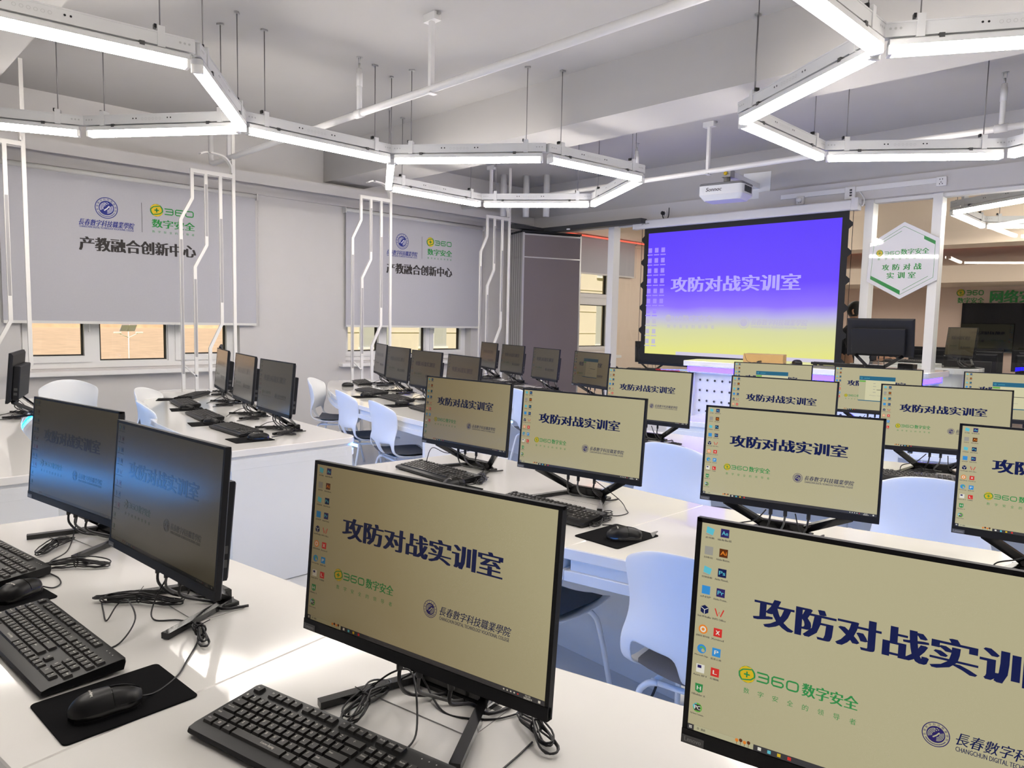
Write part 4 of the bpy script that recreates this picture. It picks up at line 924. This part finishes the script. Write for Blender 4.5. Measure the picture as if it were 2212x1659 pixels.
# name: x, y, yaw, dialog, where
ST = {
 'M1': (-2.402, .542, 10, 0, 'dim monitor farthest left in the nearest row, blue glow low on screen'),
 'M2': (-1.716, .562, 5, 0, 'dim monitor in the nearest row, second from left, blue glow across its title'),
 'M3': (-.95, .71, 11, 0, 'large monitor at the bottom middle of the nearest row, tan screen'),
 'M4': (-.262, .924, 12.4, 0, 'largest monitor, at the bottom right of the nearest row, cut by the frame'),
 'M5': (-2.474, 2.118, 4, 0, 'monitor at the left end of the second row right block'),
 'M6': (-1.776, 2.09, 10, 0, 'monitor in the second row, right behind the black mouse pad with folded corner'),
 'M7': (-1.013, 2.216, 15, 0, 'monitor in the second row directly above the largest monitor'),
 'M8': (-.316, 2.415, 10.5, 0, 'greyish monitor in the second row cut by the right edge'),
 'M9': (-2.46, 3.502, 8.3, 0, 'monitor at the left end of the third row right block, beside the dotted lectern'),
 'M10': (-1.699, 3.605, 9.3, 0, 'third row monitor in front of the lectern, lower half hidden by a nearer monitor'),
 'M11': (-1.007, 3.828, 19, 0, 'third row monitor overlapping two login windows behind it'),
 'M12': (-2.427, 4.985, 18, 1, 'fourth row monitor with login window, only its top showing under the cardboard box'),
 'M13': (-1.784, 5.2, 14.4, 1, 'fourth row monitor with login window under the teacher monitor'),
 'M14': (-1.06, 5.47, 17, 1, 'fourth row monitor with login window at the right edge'),
 'M15': (-4.176, 5.055, -15.1, 1, 'far monitor with a green login window, rightmost of the far left block'),
 'M16': (-4.939, 5.274, -18.4, 0, 'far dim monitor in front of the grey partition panel'),
 'M17': (-5.726, 5.583, -17.6, 0, 'far dim monitor in front of the folded aluminium edges'),
 'M18': (-6.46, 5.90, -22, 0, 'farthest monitor seen almost edge-on near the window corner'),
 'M19': (-4.151, 3.524, -14.5, 0, 'rightmost monitor of the row under the far blind, half hidden'),
 'M20': (-4.847, 3.714, -10.2, 0, 'second monitor from the right under the far blind, brownish screen'),
 'M21': (-5.572, 3.947, -13.9, 0, 'third monitor from the right under the far blind'),
 'M22': (-6.327, 4.268, -22.7, 0, 'narrow-looking monitor at the left end of the row under the far blind'),
 'M23': (-4.084, 2.003, -6, 0, 'monitor nearest the tall white end panel, blue spot low on its screen'),
 'M24': (-4.809, 2.137, -11, 0, 'middle monitor of the desk with the end panel, window reflected at its top'),
 'M25': (-5.611, 2.318, -14.5, 0, 'monitor of the desk with the end panel seen nearly edge-on'),
 'M26': (-6.34, 2.60, -24, 0, 'monitor at the window end of the desk with the end panel, edge-on'),
 'M27': (-5.68, .985, -18, 0, 'monitor just entering at the left edge, before the street lamp window'),
 'M8b': (.37, 2.60, 14, 0, 'monitor of the second row out of view to the right'),
}
def at(n, dx, dy, z=DT):
    x, y, a = ST[n][:3]; c, s = math.cos(math.radians(a)), math.sin(math.radians(a)); return x + dx * c - dy * s, y + dx * s + dy * c
MO = {}
for n, (x, y, a, dlg, lb) in ST.items():
    if n == 'M8b': continue
    MO[n] = place(mon_d if dlg else mon, x, y, DT, a, 'black ' + lb, GM)
# keyboards: station, model, x, y, yaw
KB = [('M3', kb_near, -.985, .547, 13.5, 'black keyboard cut by the bottom edge, keys readable'), ('M2', kb_near, -1.700, .328, 5, 'black keyboard at the left beside the mouse on its pad'),
      ('M1', kb, -2.375, .335, 9, 'black keyboard whose right end enters at the left edge'), ('M6', kb, -1.77, 1.915, 3, 'black keyboard under the second row monitor beside the pad with folded corner'),
      ('M5', kb, -2.52, 2.005, -2, 'black keyboard at the left end of the second row right block'), ('M11', kb, -1.04, 3.63, 18, 'black keyboard peeking out below a third row monitor at the right'),
      ('M23', kb_far, -4.22, 1.83, -1, 'black keyboard by the edge of the tall end panel desk'), ('M24', kb_far, -4.93, 1.925, -8, 'black keyboard second from the end panel'), ('M25', kb_far, -5.70, 2.08, -10, 'black keyboard third from the end panel'), ('M26', kb_far, -6.23, 2.34, -40, 'black keyboard turned aslant at the window end of the end panel desk'),
      ('M20', kb_far, -5.10, 3.61, -12, 'black keyboard in front of the brownish monitor under the far blind'), ('M21', kb_far, -5.72, 3.77, -10, 'black keyboard third from the right under the far blind'), ('M22', kb_far, -6.56, 4.21, -24, 'black keyboard at the window end under the far blind'),
      ('M19', kb_far, -4.33, 3.37, -12, 'black keyboard under the rightmost monitor below the far blind'), ('M17', kb_far, -5.9, 5.45, -18, 'black keyboard in front of the far monitor by the aluminium edges'), ('M18', kb_far, -6.6, 5.8, -24, 'black keyboard in the farthest window corner'), ('M16', kb_far, -5.05, 5.08, -18, 'black keyboard before the grey partition panel'),
      ('M9', kb_far, -2.50, 3.33, 8, 'black keyboard hidden behind the second row, third row left end')]
for s, m, x, y, a, lb in KB: place(m, x, y, DT, a, lb, GK)
MS = [('M2', -1.352, .352, -4, 'black mouse with pale print on the nearest pad'), ('M1', -2.052, .352, 35, 'black mouse entering at the left edge'), ('M6', -1.375, 1.865, -40, 'black mouse on the pad with folded corner'), ('M5', -2.278, 1.905, 4, 'black mouse just above the top edge of the big tan monitor'), ('M9', -2.14, 3.35, -30, 'black mouse behind a pale blue chair near the dotted lectern'),
      ('M23', -3.866, 1.81, -28, 'black mouse nearest the end panel'), ('M24', -4.585, 1.842, -60, 'black mouse second from the end panel'), ('M25', -5.39, 1.985, -60, 'black mouse third from the end panel'), ('M21', -5.43, 3.54, -30, 'black mouse third from the right under the far blind'), ('M22', -6.33, 3.90, -30, 'black mouse at the window end under the far blind'), ('M20', -4.74, 3.42, -30, 'black mouse before the brownish monitor under the far blind'), ('M18', -6.27, 5.72, -30, 'black mouse in the farthest window corner')]
PD = [('M2', -1.381, .375, 4, 'black mouse pad nearest the camera'), ('M1', -2.065, .30, 9, 'black mouse pad entering at the left edge'), ('M6', -1.416, 1.88, -1, 'black mouse pad with a folded corner on the second desk'), ('M5', -2.26, 1.87, 4, 'black mouse pad mostly hidden by the big tan monitor'), ('M9', -2.12, 3.31, 8, 'black mouse pad behind a pale blue chair'),
      ('M23', -3.895, 1.775, -4, 'black mouse pad nearest the end panel'), ('M24', -4.62, 1.83, -12, 'black mouse pad second from the end panel'), ('M25', -5.40, 1.99, -15, 'black mouse pad third from the end panel'), ('M26', -6.10, 2.13, -25, 'black mouse pad at the window end of the end panel desk'), ('M21', -5.43, 3.53, -14, 'black mouse pad third from the right under the far blind'), ('M20', -4.73, 3.40, -12, 'black mouse pad before the brownish monitor under the far blind'), ('M17', -5.25, 5.32, -18, 'large black mouse pad at the far monitors')]
for s, x, y, a, lb in PD: place(pad, x, y, DT, a, lb, GP)
for s, x, y, a, lb in MS: place(mouse, x, y, DT + .0032, a, lb, GO)
for o in C.objects:
    if o.name.startswith('mouse_pad') and 'folded corner' in o['label']:
        g = G(); g.add([(.055, .108, .003), (.088, .075, .003), (.084, .104, .018), (.055, .108, .0005), (.088, .075, .0005), (.086, .107, .016)], [(0, 1, 2), (3, 5, 4), (0, 2, 5, 3), (2, 1, 4, 5)], m_cushl); fo = g.build('curled_corner', parent=o); fo['label'] = 'curled up pale corner'
CH = [(-1.02, 1.855, 9, 'pale chair in the foreground between the two big monitors'), (-1.745, 1.835, 2, 'chair whose dark seat shows beside the big tan monitor'), (-2.055, 3.325, 5, 'pale blue chair behind the second row monitor with folded pad'), (-.94, 3.47, 16, 'pale blue chair at the right in the third row'), (-.26, 1.99, 12, 'chair behind the largest monitor at the right'),
      (-4.36, 3.17, -12, 'nearest of three pale blue chairs under the far blind'), (-5.14, 3.36, -14, 'middle of three pale blue chairs under the far blind'), (-6.22, 3.70, -45, 'farthest of three pale blue chairs under the far blind'),
      (-5.20, 1.86, -12, 'chair half hidden by the dim monitors, blue back'), (-6.02, 2.10, -42, 'chair behind the half hidden blue-backed one'), (-6.95, 1.62, -95, 'pale chair turned sideways by the window wall, left of the curved desk'), (-4.45, 4.72, -14, 'pale blue chair sliver between two second row monitors'), (-6.1, 5.15, -20, 'far chair sliver behind the row under the far blind'), (-1.75, 4.90, 18, 'chair in the fourth row before the lectern')]
for x, y, a, lb in CH: place(chair, x, y, 0, a, 'white shell ' + lb, GC)

# ------------------------------------------------------------------ cords on the desks
def loc(o, pts):
    c, s = math.cos(-o.rotation_euler[2]), math.sin(-o.rotation_euler[2]); out = []
    for x, y, z in pts:
        dx, dy = x - o.location[0], y - o.location[1]; out.append((dx * c - dy * s, dx * s + dy * c, z - o.location[2]))
    return out
def bundle(g, a, b, n=5, w=.018, r=.0024, z=DT + .004, m=m_cord, seed=0):
    rnd = random.Random(seed); A = Vector((*a, z)); B = Vector((*b, z)); u = (B - A); ln = u.length; u.normalize(); v = Vector((-u.y, u.x, 0))
    for k in range(n):
        e0, e1 = rnd.uniform(-.1, .06), rnd.uniform(.94, 1.1); ww = w * rnd.uniform(.6, 1.5); pts = []; zz = .002 + .0045 * k
        for i in range(28):
            t = 2 * PI * i / 28; q = (1 - math.cos(t)) / 2; pinch = .22 + .78 * abs(2 * q - 1) ** 1.2
            pts.append(A + u * ln * (e0 + (e1 - e0) * q) + v * (ww * math.sin(t) * pinch * 1.3) + Vector((0, 0, zz * (1.5 - pinch) + rnd.uniform(0, .002))))
        g.tube(pts + [pts[0]], r, m, 6, caps=False)
    mid = (A + B) / 2 + Vector((0, 0, .012)); ring = [mid + v * (.011 * math.cos(t)) + Vector((0, 0, .012 * math.sin(t))) for t in [2 * PI * i / 10 for i in range(11)]]
    g.tube(ring, .0022, m, 5, caps=False); g.tube([mid + Vector((0, 0, .012)), mid + v * .02 + Vector((0, 0, .02))], .001, m, 4)
def cordset(parent, name, paths, bundles, r=.0018):
    if 1:
        g = G()
        for i, (a, b, n, w) in enumerate(bundles): bundle(g, a, b, n, w, r, seed=hash(name) % 7 + i)
        for p in paths: g.tube([tuple(q) for q in spline([(q[0], q[1], (q[2] if len(q) > 2 else DT + .003)) for q in p], 7)], r, m_cord, 6)
        g.v = loc(parent, g.v); g.build(name, parent=parent)
D = DT + .003
kids = {}
def kbo(i): return [o for o in C.objects if o.name.startswith('keyboard')][i]
ko = {}; mo_ = {}
for o in C.objects:
    if o.parent is None and o.name.split('.')[0] == 'keyboard': ko[o['label']] = o
    if o.parent is None and o.name.split('.')[0] == 'mouse': mo_[o['label']] = o
K3, K2, K1, K6, K5 = [ko[q[5]] for q in KB[:5]]; Mm = {q[0]: mo_[q[4]] for q in MS}
cordset(K2, 'keyboard_cord', [[(-1.610, .402), (-1.62, .45), (-1.68, .50, D + .02), (-1.765, .51, D + .035), (-1.79, .495, D + .02), (-1.762, .465, D), (-1.82, .474, D), (-1.883, .487)], [(-1.80, .585), (-1.78, .62), (-1.745, .64, D + .03), (-1.735, .60, DT + .10)]], [((-1.895, .488), (-1.755, .618), 5, .017)])
cordset(Mm['M2'], 'mouse_cord', [[(-1.348, .409, D + .008), (-1.362, .44), (-1.40, .49), (-1.454, .528), (-1.512, .568), (-1.55, .588)], [(-1.53, .59), (-1.60, .61), (-1.66, .585), (-1.70, .545), (-1.745, .56, D + .02), (-1.75, .60, DT + .09)]], [((-1.60, .602), (-1.49, .576), 4, .014)])
cordset(K1, 'keyboard_cord', [[(-2.30, .40), (-2.262, .424), (-2.24, .447)]], [((-2.24, .447), (-2.15, .57), 5, .018)])
cordset(Mm['M1'], 'mouse_cord', [[(-2.075, .405, D + .006), (-2.064, .426), (-2.085, .447), (-2.137, .453), (-2.193, .445), (-2.25, .455), (-2.297, .472), (-2.361, .525), (-2.43, .56, D + .03), (-2.42, .57, DT + .10)]], [((-2.365, .455), (-2.47, .56), 5, .016)])
cordset(K3, 'keyboard_cord', [[(-.905, .655), (-.925, .70, D + .005), (-.985, .745, D + .04), (-1.032, .765, D + .055), (-1.07, .752, D + .04), (-1.096, .722, D + .01), (-1.085, .678), (-1.06, .655)], [(-1.10, .76), (-1.06, .80, D + .03), (-1.03, .80, D + .06), (-.995, .755, DT + .10)]], [((-1.035, .632), (-1.095, .752), 5, .018)])
cordset(MO['M3'], 'mouse_cord', [[(-1.01, .75, DT + .10), (-1.03, .80, D + .02), (-.961, .785, D), (-.911, .803), (-.876, .84), (-.862, .89)], [(-.786, .834), (-.775, .79), (-.764, .74), (-.74, .66), (-.70, .58)]], [((-.855, .882), (-.745, .835), 5, .020)])
cordset(K6, 'keyboard_cord', [[(-1.66, 1.99), (-1.62, 2.04), (-1.567, 2.07), (-1.56, 2.13), (-1.60, 2.175), (-1.66, 2.21, D + .02), (-1.74, 2.16, DT + .09)]], [((-1.60, 2.075), (-1.545, 1.93), 3, .02)])
cordset(Mm['M6'], 'mouse_cord', [[(-1.40, 1.92, D + .005), (-1.43, 1.975), (-1.49, 1.97), (-1.524, 1.94)]], [((-1.56, 2.02), (-1.53, 1.90), 3, .022)])
cordset(K5, 'keyboard_cord', [[(-2.40, 2.085), (-2.36, 2.12), (-2.33, 2.15)], [(-2.47, 2.16, DT + .10), (-2.56, 2.10, D + .08), (-2.62, 2.06, D + .10), (-2.65, 2.05, D + .03)]], [((-2.36, 2.14), (-2.27, 2.03), 4, .02)])
cordset(Mm['M5'], 'mouse_cord', [[(-2.274, 1.962, D + .006), (-2.27, 2.0), (-2.28, 2.04)]], [((-2.30, 2.10), (-2.25, 2.02), 3, .018)])
for i, n in enumerate(('M23', 'M24', 'M25', 'M26', 'M20', 'M21', 'M22', 'M17', 'M18', 'M9', 'M13', 'M7', 'M8', 'M11', 'M27', 'M16', 'M4')):
    a, b = at(n, -.12, .0), at(n, -.02, .06); c, d = at(n, .14, -.03), at(n, .20, .06)
    cordset(MO[n], 'usb_cord', [[(*at(n, -.06, .02), DT + .10), (*at(n, -.1, .05), D + .05), (*at(n, -.16, .02), D + .03), (*at(n, -.15, -.05), D), (*at(n, -.05, -.09), D)], [(*at(n, .03, .02), DT + .10), (*at(n, .05, .06), D + .02), (*at(n, .14, .02), D), (*at(n, .20, -.08), D)]], [(a, b, 4, .02), (c, d, 3, .02)], .0022)
# cable flaps let into the desk tops
for n in ('M1', 'M2', 'M3', 'M6', 'M7'):
    x, y = at(n, -.02, .10); g = G(); g.slab(rrect(.23, .115, .004, 2), 0, .0012, m_desk)
    for q in ((-.115, -.0575, .115, -.0565), (-.115, .0565, .115, .0575), (-.115, -.0575, -.114, .0575), (.114, -.0575, .115, .0575)): g.box(q[0], q[1], .0008, q[2], q[3], .0016, m_seam)
    g.box(-.10, .035, .0008, .10, .052, .0018, m_vent)
    o = g.build('cable_flap', loc=(x, y, DT), rot=(0, 0, math.radians(ST[n][2])))
    tag(o, {'M1': 'cable flap under the leftmost dim monitor', 'M2': 'cable flap under the dim monitor with the blue title', 'M3': 'cable flap under the big tan monitor', 'M6': 'cable flap behind the second row keyboard', 'M7': 'cable flap under the monitor above the largest one'}[n], 'cable flap', 'cable flaps in the desk tops')
# cable hanging below the second desk
g = G(); g.tube(spline([(-1.50, 2.36, .64), (-1.50, 2.345, .4), (-1.51, 2.30, .1), (-1.52, 2.26, .01)], 6), .005, m_cord, 8)
bundle(g, (-1.62, 2.0), (-1.44, 1.95), 2, .04, .006, .02, seed=3); bundle(g, (-1.52, 2.05), (-1.40, 1.78), 2, .03, .007, .012, seed=5)
tag(g.build('power_cable'), 'black power cable hanging under the second desk behind the dark seat', 'cable')

# ------------------------------------------------------------------ lectern with blue light
t = thing('lectern', 'tall white lectern with dotted front and blue light under its top', 'lectern', (-2.9, 6.4, 0))
out = rcorner([(-3.83, 6.03), (-2.05, 6.02), (-1.80, 6.30), (-1.80, 6.95), (-3.25, 6.98), (-3.92, 6.42)], (.02, .10, .10, .05, .03, .03), 5); out = [(x + 2.9, y - 6.4) for x, y in out]
g = G(); g.slab(out, 1.05, 1.10, m_desk, .004); g.build('top', parent=t)
g = G(); g.slab(inset(out, .05), .99, 1.05, m_panel); g.build('neck', parent=t)
i2 = inset(out, .10)
g = G(); g.slab(i2, .0, .99, m_panel)
F_ = Face(g, (0, -.2795, 0), (1, -.0053, 0), (0, 0, 1), .004)
for r_ in range(8):
    for c_ in range(21): F_.disc(-.79 + c_ * .078, .92 - r_ * .098, .011, m_vent, 0, 12)
g.build('body', parent=t)
g = G(); a = inset(out, .048)
for i in range(len(a)):
    p, q = a[i], a[(i + 1) % len(a)]
    if max(p[1], q[1]) < .5: g.quad((p[0], p[1], 1.0), (q[0], q[1], 1.0), (q[0], q[1], 1.045), (p[0], p[1], 1.045), m_led2)
g.build('led_strip', parent=t)
g = G(); g.slab([(-.93, -.58), (.85, -.58), (.85, -.30), (-.93, -.30)], .42, .46, m_desk, .004); g.slab([(-.90, -.54), (.8, -.54), (.8, -.30), (-.90, -.30)], 0, .42, m_panel); g.build('front_shelf', parent=t)
tm = dup(mon, (-2.23, 6.52, 1.10), math.radians(178), 'black teacher monitor seen from behind on the lectern', 'teacher monitors', ('screen',))
for ch in mon.children:
    if ch.name.split('.')[0] == 'screen': c_ = ch.copy(); C.objects.link(c_); c_.parent = tm
g = G(); g.slab(rrect(.36, .24, .004, 2), 0, .075, m_card, .001); g.box(-.18, -.006, .0745, .18, .006, .0755, m_blind); g.box(-.1815, -.02, .02, -.1805, .02, .045, m_darkp)
o = g.build('cardboard_box', loc=(-3.28, 6.58, 1.10), rot=(0, 0, math.radians(18))); tag(o, 'brown cardboard box lying on the lectern', 'box')
o = place(mouse, -2.95, 6.55, 1.10, 60, 'dark mouse beside the cardboard box on the lectern', 'lectern things')
o = place(kb_far, -2.60, 6.62, 1.10, 176, 'black keyboard on the lectern behind the login monitors', 'lectern things')
g = G(); g.box(-.06, -.03, 0, .06, .03, .10, m_pj, ch=.004); o = g.build('white_stand_in', loc=(-2.47, 6.80, 1.10), rot=(0, 0, .2)); tag(o, 'small white block standing in for the pale background behind the teacher monitor stand', 'box')  # block put in for the white post feet and counter behind
g = G(); g.slab(rrect(.13, .09, .008, 3), 0, .045, m_gloss, .003); o = g.build('control_box', loc=(-2.10, 6.82, 1.10), rot=(0, 0, -.1)); tag(o, 'small black control box on the lectern near the glass post', 'box')

# ================================================================== THE ROOM BEYOND THE GLASS
t = thing('teacher_desk', 'white round-ended counter behind the glass post', 'desk', (-2.6, 8.85, 0))
o2 = rcorner([(-.62, -.36), (.60, -.36), (.60, .36), (-.62, .36)], (.02, .34, .34, .02), 7)
g = G(); g.slab(o2, .985, 1.045, m_desk, .004); g.build('top', parent=t)
g = G(); g.slab(inset(o2, .14), 0, .985, m_panel); g.build('body', parent=t)
g = G(); g.box(-.25, -.20, 1.045, .20, .06, 1.075, m_pj, ch=.004); g.build('keyboard_tray', parent=t)
dup(mon, (-2.20, 8.72, 1.045), math.radians(-47), 'monitor with plain beige page beyond the glass, next to the hand', 'teacher monitors')
o = dup(kb_far, (-2.70, 8.74, 1.075), math.radians(10), 'black keyboard under the hand beyond the glass', 'counter things')
def desk_far(label, x0, x1, y, deg):
    t = thing('computer_desk', label, 'desk', ((x0 + x1) / 2, y, 0), math.radians(deg), 'desks beyond the glass partition'); w = (x1 - x0) / 2
    g = G(); g.slab([(-w, -.36), (w, -.36), (w, .36), (-w, .36)], .71, .75, m_desk, .003); g.build('desktop', parent=t)
    for s_ in (-1, 1):
        g = G(); g.box(s_ * (w - .04) - .02, -.33, 0, s_ * (w - .04) + .02, .33, .71, m_panel); g.build('end_panel', parent=t)
desk_far('white desk in the first row beyond the glass, right of the post', -2.7, -.2, 9.75, 5); desk_far('white desk in the second row beyond the glass', -3.4, -.3, 11.1, 5); desk_far('white desk in the third row beyond the glass', -4.9, -1.2, 12.5, 4); desk_far('white desk beyond the glass behind the projection screen', -6.95, -5.2, 9.1, 20)
FM = [(-2.33, 9.72, 186, 'nearest dark monitor back right of the post beyond the glass'), (-1.62, 9.80, 187, 'dark monitor back at the right edge in the first row beyond the glass'), (-2.55, 11.05, 184, 'dark monitor back in the second row below the wall television'), (-1.85, 11.12, 186, 'second dark monitor back below the wall television'), (-3.10, 11.0, 184, 'dark monitor back just left of the wall television'),
      (-3.55, 12.45, 183, 'dark monitor back in the third row right of the post'), (-2.85, 12.5, 183, 'dark monitor back in the third row near the television corner'), (-2.2, 12.5, 184, 'dark monitor back in the third row at the right edge'), (-4.25, 12.45, 183, 'dark monitor back behind the small beige monitor'), (-4.75, 12.4, 183, 'dark monitor back between teacher monitor and beige monitor'), (-6.30, 9.10, 200, 'dark monitor back sticking out left of the projection screen')]
for x, y, a, lb in FM:
    o = dup(mon, (x, y, DT), math.radians(a), lb, 'monitors beyond the glass partition')
dup(kb_far, (-6.35, 8.88, DT), math.radians(20), 'black keyboard below the screen edge beyond the glass', 'counter things')
o = dup(mouse, (-6.75, 8.80, DT), 1, 'black mouse left of the keyboard beyond the glass', 'counter things')
for k, (x, y, z) in enumerate(((-6.0, 9.05, DT), (-1.98, 9.55, DT))):
    g = G(); g.box(-.17, -.05, 0, .17, .05, .035, m_redp, ch=.006); o = g.build('red_case', loc=(x, y, z), rot=(0, 0, .3)); tag(o, ('flat red case on the desk left of the lectern beyond the glass', 'flat red case on the desk right of the post beyond the glass')[k], 'case')
t = thing('television', 'big black wall television beyond the glass at the right edge', 'television', (-2.62, YN - .06, 1.49))
g = G(); g.box(-.885, -.03, -.40, .885, .05, .40, m_tv, ch=.006); g.build('panel', parent=t)
g = G(); g.box(-.89, -.032, -.405, .89, -.028, -.385, m_badge); g.build('lower_bezel', parent=t)
t = thing('wall_sign', 'green raised lettering with round gold logo above the wall television', 'sign', (-3.56, YN - .012, 2.05))
g = G(); F_ = Face(g, (0, 0, 0), (1, 0, 0), (0, 0, 1), .0012); F_.plus_logo(0, 0.015, .062, m_greenp, m_goldp); g.build('logo', parent=t)
g = G(); F_ = Face(g, (0, 0, 0), (1, 0, 0), (0, 0, 1), .0012); F_.n360(.085, -.03, .345, .055, m_greenp, 1, .17); F_.text('数字安全', -.04, -.16, .345, -.065, m_greenp, (-.003, 0, .003)); g.build('small_lettering', parent=t)
g = G(); F_ = Face(g, (0, 0, 0), (1, 0, 0), (0, 0, 1), .004)
for k in range(5): F_.text('网络安全实训', .435, -.15 , 1.62, .05, m_greenp, (-.008, -.004, 0, .004, .008), k=k)
g.build('large_lettering', parent=t)

# ------------------------------------------------------------------ the person behind the screen
def skin_chain(name, verts, edges, radii, m, root=0, parent=None, levels=2):
    me = bpy.data.meshes.new(name); me.from_pydata(verts, edges, []); me.materials.append(m); o = put(name, me, parent)
    sk = o.modifiers.new('skin', 'SKIN'); sk.use_smooth_shade = True; sb = o.modifiers.new('sub', 'SUBSURF'); sb.levels = levels; sb.render_levels = levels
    for i, r in enumerate(radii): d = me.skin_vertices[0].data[i]; d.radius = (r, r) if not isinstance(r, tuple) else r; d.use_root = (i == root)
    me2 = bpy.data.meshes.new_from_object(o.evaluated_get(bpy.context.evaluated_depsgraph_get())); me2.polygons.foreach_set('use_smooth', [True] * len(me2.polygons))
    old = o.data; o.modifiers.clear(); o.data = me2; bpy.data.meshes.remove(old); return o
px, py = -3.43, 8.98
person = thing('person', 'person in black behind the glass, hand on the keyboard, mostly hidden by the screen', 'person', (px, py, 0))
bv = [(0, 0, .93), (0.01, 0, 1.15), (.03, -.01, 1.36), (.05, -.02, 1.46), (.065, -.03, 1.52), (.08, -.035, 1.58), (.08, -.035, 1.66),      # pelvis .. head 6
      (.05, -.19, 1.38), (.16, -.25, 1.16), (.36, -.24, 1.115), (.46, -.23, 1.11), (.52, -.225, 1.105),                                          # right arm 7..11
      (.05, .18, 1.38), (.10, .25, 1.13), (.25, .22, 1.08), (.36, .12, 1.09),                                                          # left arm 12..15
      (.0, -.09, .88), (.02, -.10, .48), (-.01, -.11, .09), (.10, -.12, .04), (.0, .09, .88), (.0, .10, .48), (-.02, .11, .09), (.10, .12, .04)]
be = [(0, 1), (1, 2), (2, 3), (3, 4), (4, 5), (5, 6), (2, 7), (7, 8), (8, 9), (9, 10), (10, 11), (2, 12), (12, 13), (13, 14), (14, 15), (0, 16), (16, 17), (17, 18), (18, 19), (0, 20), (20, 21), (21, 22), (22, 23)]
br = [.13, .125, .14, .07, .052, .075, .085, .062, .046, .036, .028, (.036, .018), .062, .046, .038, .028, .085, .06, .042, .04, .085, .06, .042, .04]
# hand: five fingers growing out of the palm
n0 = len(bv); palm = 11
for i, (dx, dy, ln, dz) in enumerate(((.045, .032, .070, 0), (.05, .010, .082, .002), (.048, -.012, .076, .001), (.042, -.032, .058, -.001))):
    b0 = (bv[palm][0] + dx * .6, bv[palm][1] + dy * .8, bv[palm][2] + .004)
    p1 = (b0[0] + ln * .45, b0[1] + dy * .15, b0[2] + .008 + dz); p2 = (b0[0] + ln * .8, b0[1] + dy * .2, b0[2] - .006 + dz); p3 = (b0[0] + ln, b0[1] + dy * .2, b0[2] - .022 + dz)
    k = len(bv); bv += [b0, p1, p2, p3]; be += [(palm, k), (k, k + 1), (k + 1, k + 2), (k + 2, k + 3)]; br += [.0105, .0095, .0085, .0075]
k = len(bv); q = bv[palm]; bv += [(q[0] + .005, q[1] + .038, q[2] - .004), (q[0] + .035, q[1] + .060, q[2] - .010), (q[0] + .062, q[1] + .066, q[2] - .016)]; be += [(palm, k), (k, k + 1), (k + 1, k + 2)]; br += [.013, .0105, .009]
body = skin_chain('body', bv, be, br, m_skin, 0, person)
# face
me = body.data
g = G()
hd = Vector((.085, -.038, 1.63))
g.add([hd + Vector((.085 + .022 * (1 if i == 2 else 0), dy, dz)) for i, (dy, dz) in enumerate(((-.014, -.03), (.014, -.03), (0, -.026), (0, .012)))], [(0, 1, 2), (0, 2, 3), (1, 3, 2)], m_skin)
g.build('nose', parent=person)
for s_ in (-1, 1):
    g = G(); g.slab(rrect(.022, .012, .005, 3), 0, .003, m_scr_h, .001, Matrix.Translation(hd + Vector((.080, s_ * .032, .015))) @ Matrix(((0, 0, 1, 0), (1, 0, 0, 0), (0, 1, 0, 0), (0, 0, 0, 1)))); g.slab(rrect(.010, .010, .004, 3), .003, .0045, m_hair, 0, Matrix.Translation(hd + Vector((.080, s_ * .032, .015))) @ Matrix(((0, 0, 1, 0), (1, 0, 0, 0), (0, 1, 0, 0), (0, 0, 0, 1)))); g.build('eye', parent=person)
    g = G(); g.tube(spline([hd + Vector((.0, s_ * .082, .03)), hd + Vector((-.012, s_ * .092, .01)), hd + Vector((.0, s_ * .086, -.03))], 4), .010, m_skin, 8); g.build('ear', parent=person)
g = G(); g.box(hd.x + .078, hd.y - .022, hd.z - .052, hd.x + .086, hd.y + .022, hd.z - .044, m_redp); g.build('mouth', parent=person)
g = G(); N = 14; vs = []; fs = []
for i in range(N + 1):
    for j in range(20):
        th = .72 * PI * i / N; ph = 2 * PI * j / 20; fr = math.cos(ph); cut = .66 if fr > .6 else 1.15
        th = th * cut; vs.append(hd + Vector((-.008 + .100 * math.sin(th) * math.cos(ph), .094 * math.sin(th) * math.sin(ph), .025 + .105 * math.cos(th))))
for i in range(N):
    for j in range(20): fs.append((i * 20 + j, i * 20 + (j + 1) % 20, (i + 1) * 20 + (j + 1) % 20, (i + 1) * 20 + j))
g.add(vs, fs, m_hair, None, True); g.build('hair', parent=person)
jv = bv[:4] + [bv[7], bv[8], bv[9], bv[10], bv[12], bv[13], bv[14]]; jv[7] = tuple(Vector(bv[9]) * .25 + Vector(bv[10]) * .75); jv[0] = (0, 0, .86)
skin_chain('jacket', jv, [(0, 1), (1, 2), (2, 3), (2, 4), (4, 5), (5, 6), (6, 7), (2, 8), (8, 9), (9, 10)], [.145, .14, .155, .082, .076, .058, .047, .040, .076, .058, .05], m_cloth, 0, person)
tv = [(0, 0, .92)] + [bv[i] for i in (16, 17, 18, 20, 21, 22)]
skin_chain('trousers', tv, [(0, 1), (1, 2), (2, 3), (0, 4), (4, 5), (5, 6)], [.15, .10, .075, .058, .10, .075, .058], m_trou, 0, person)
for s_ in (-1, 1):
    g = G(); g.slab([(x, y) for x, y in rrect(.27, .10, .045, 5, .05, s_ * .115)], 0, .075, m_gloss, .02); g.build('shoe', parent=person)
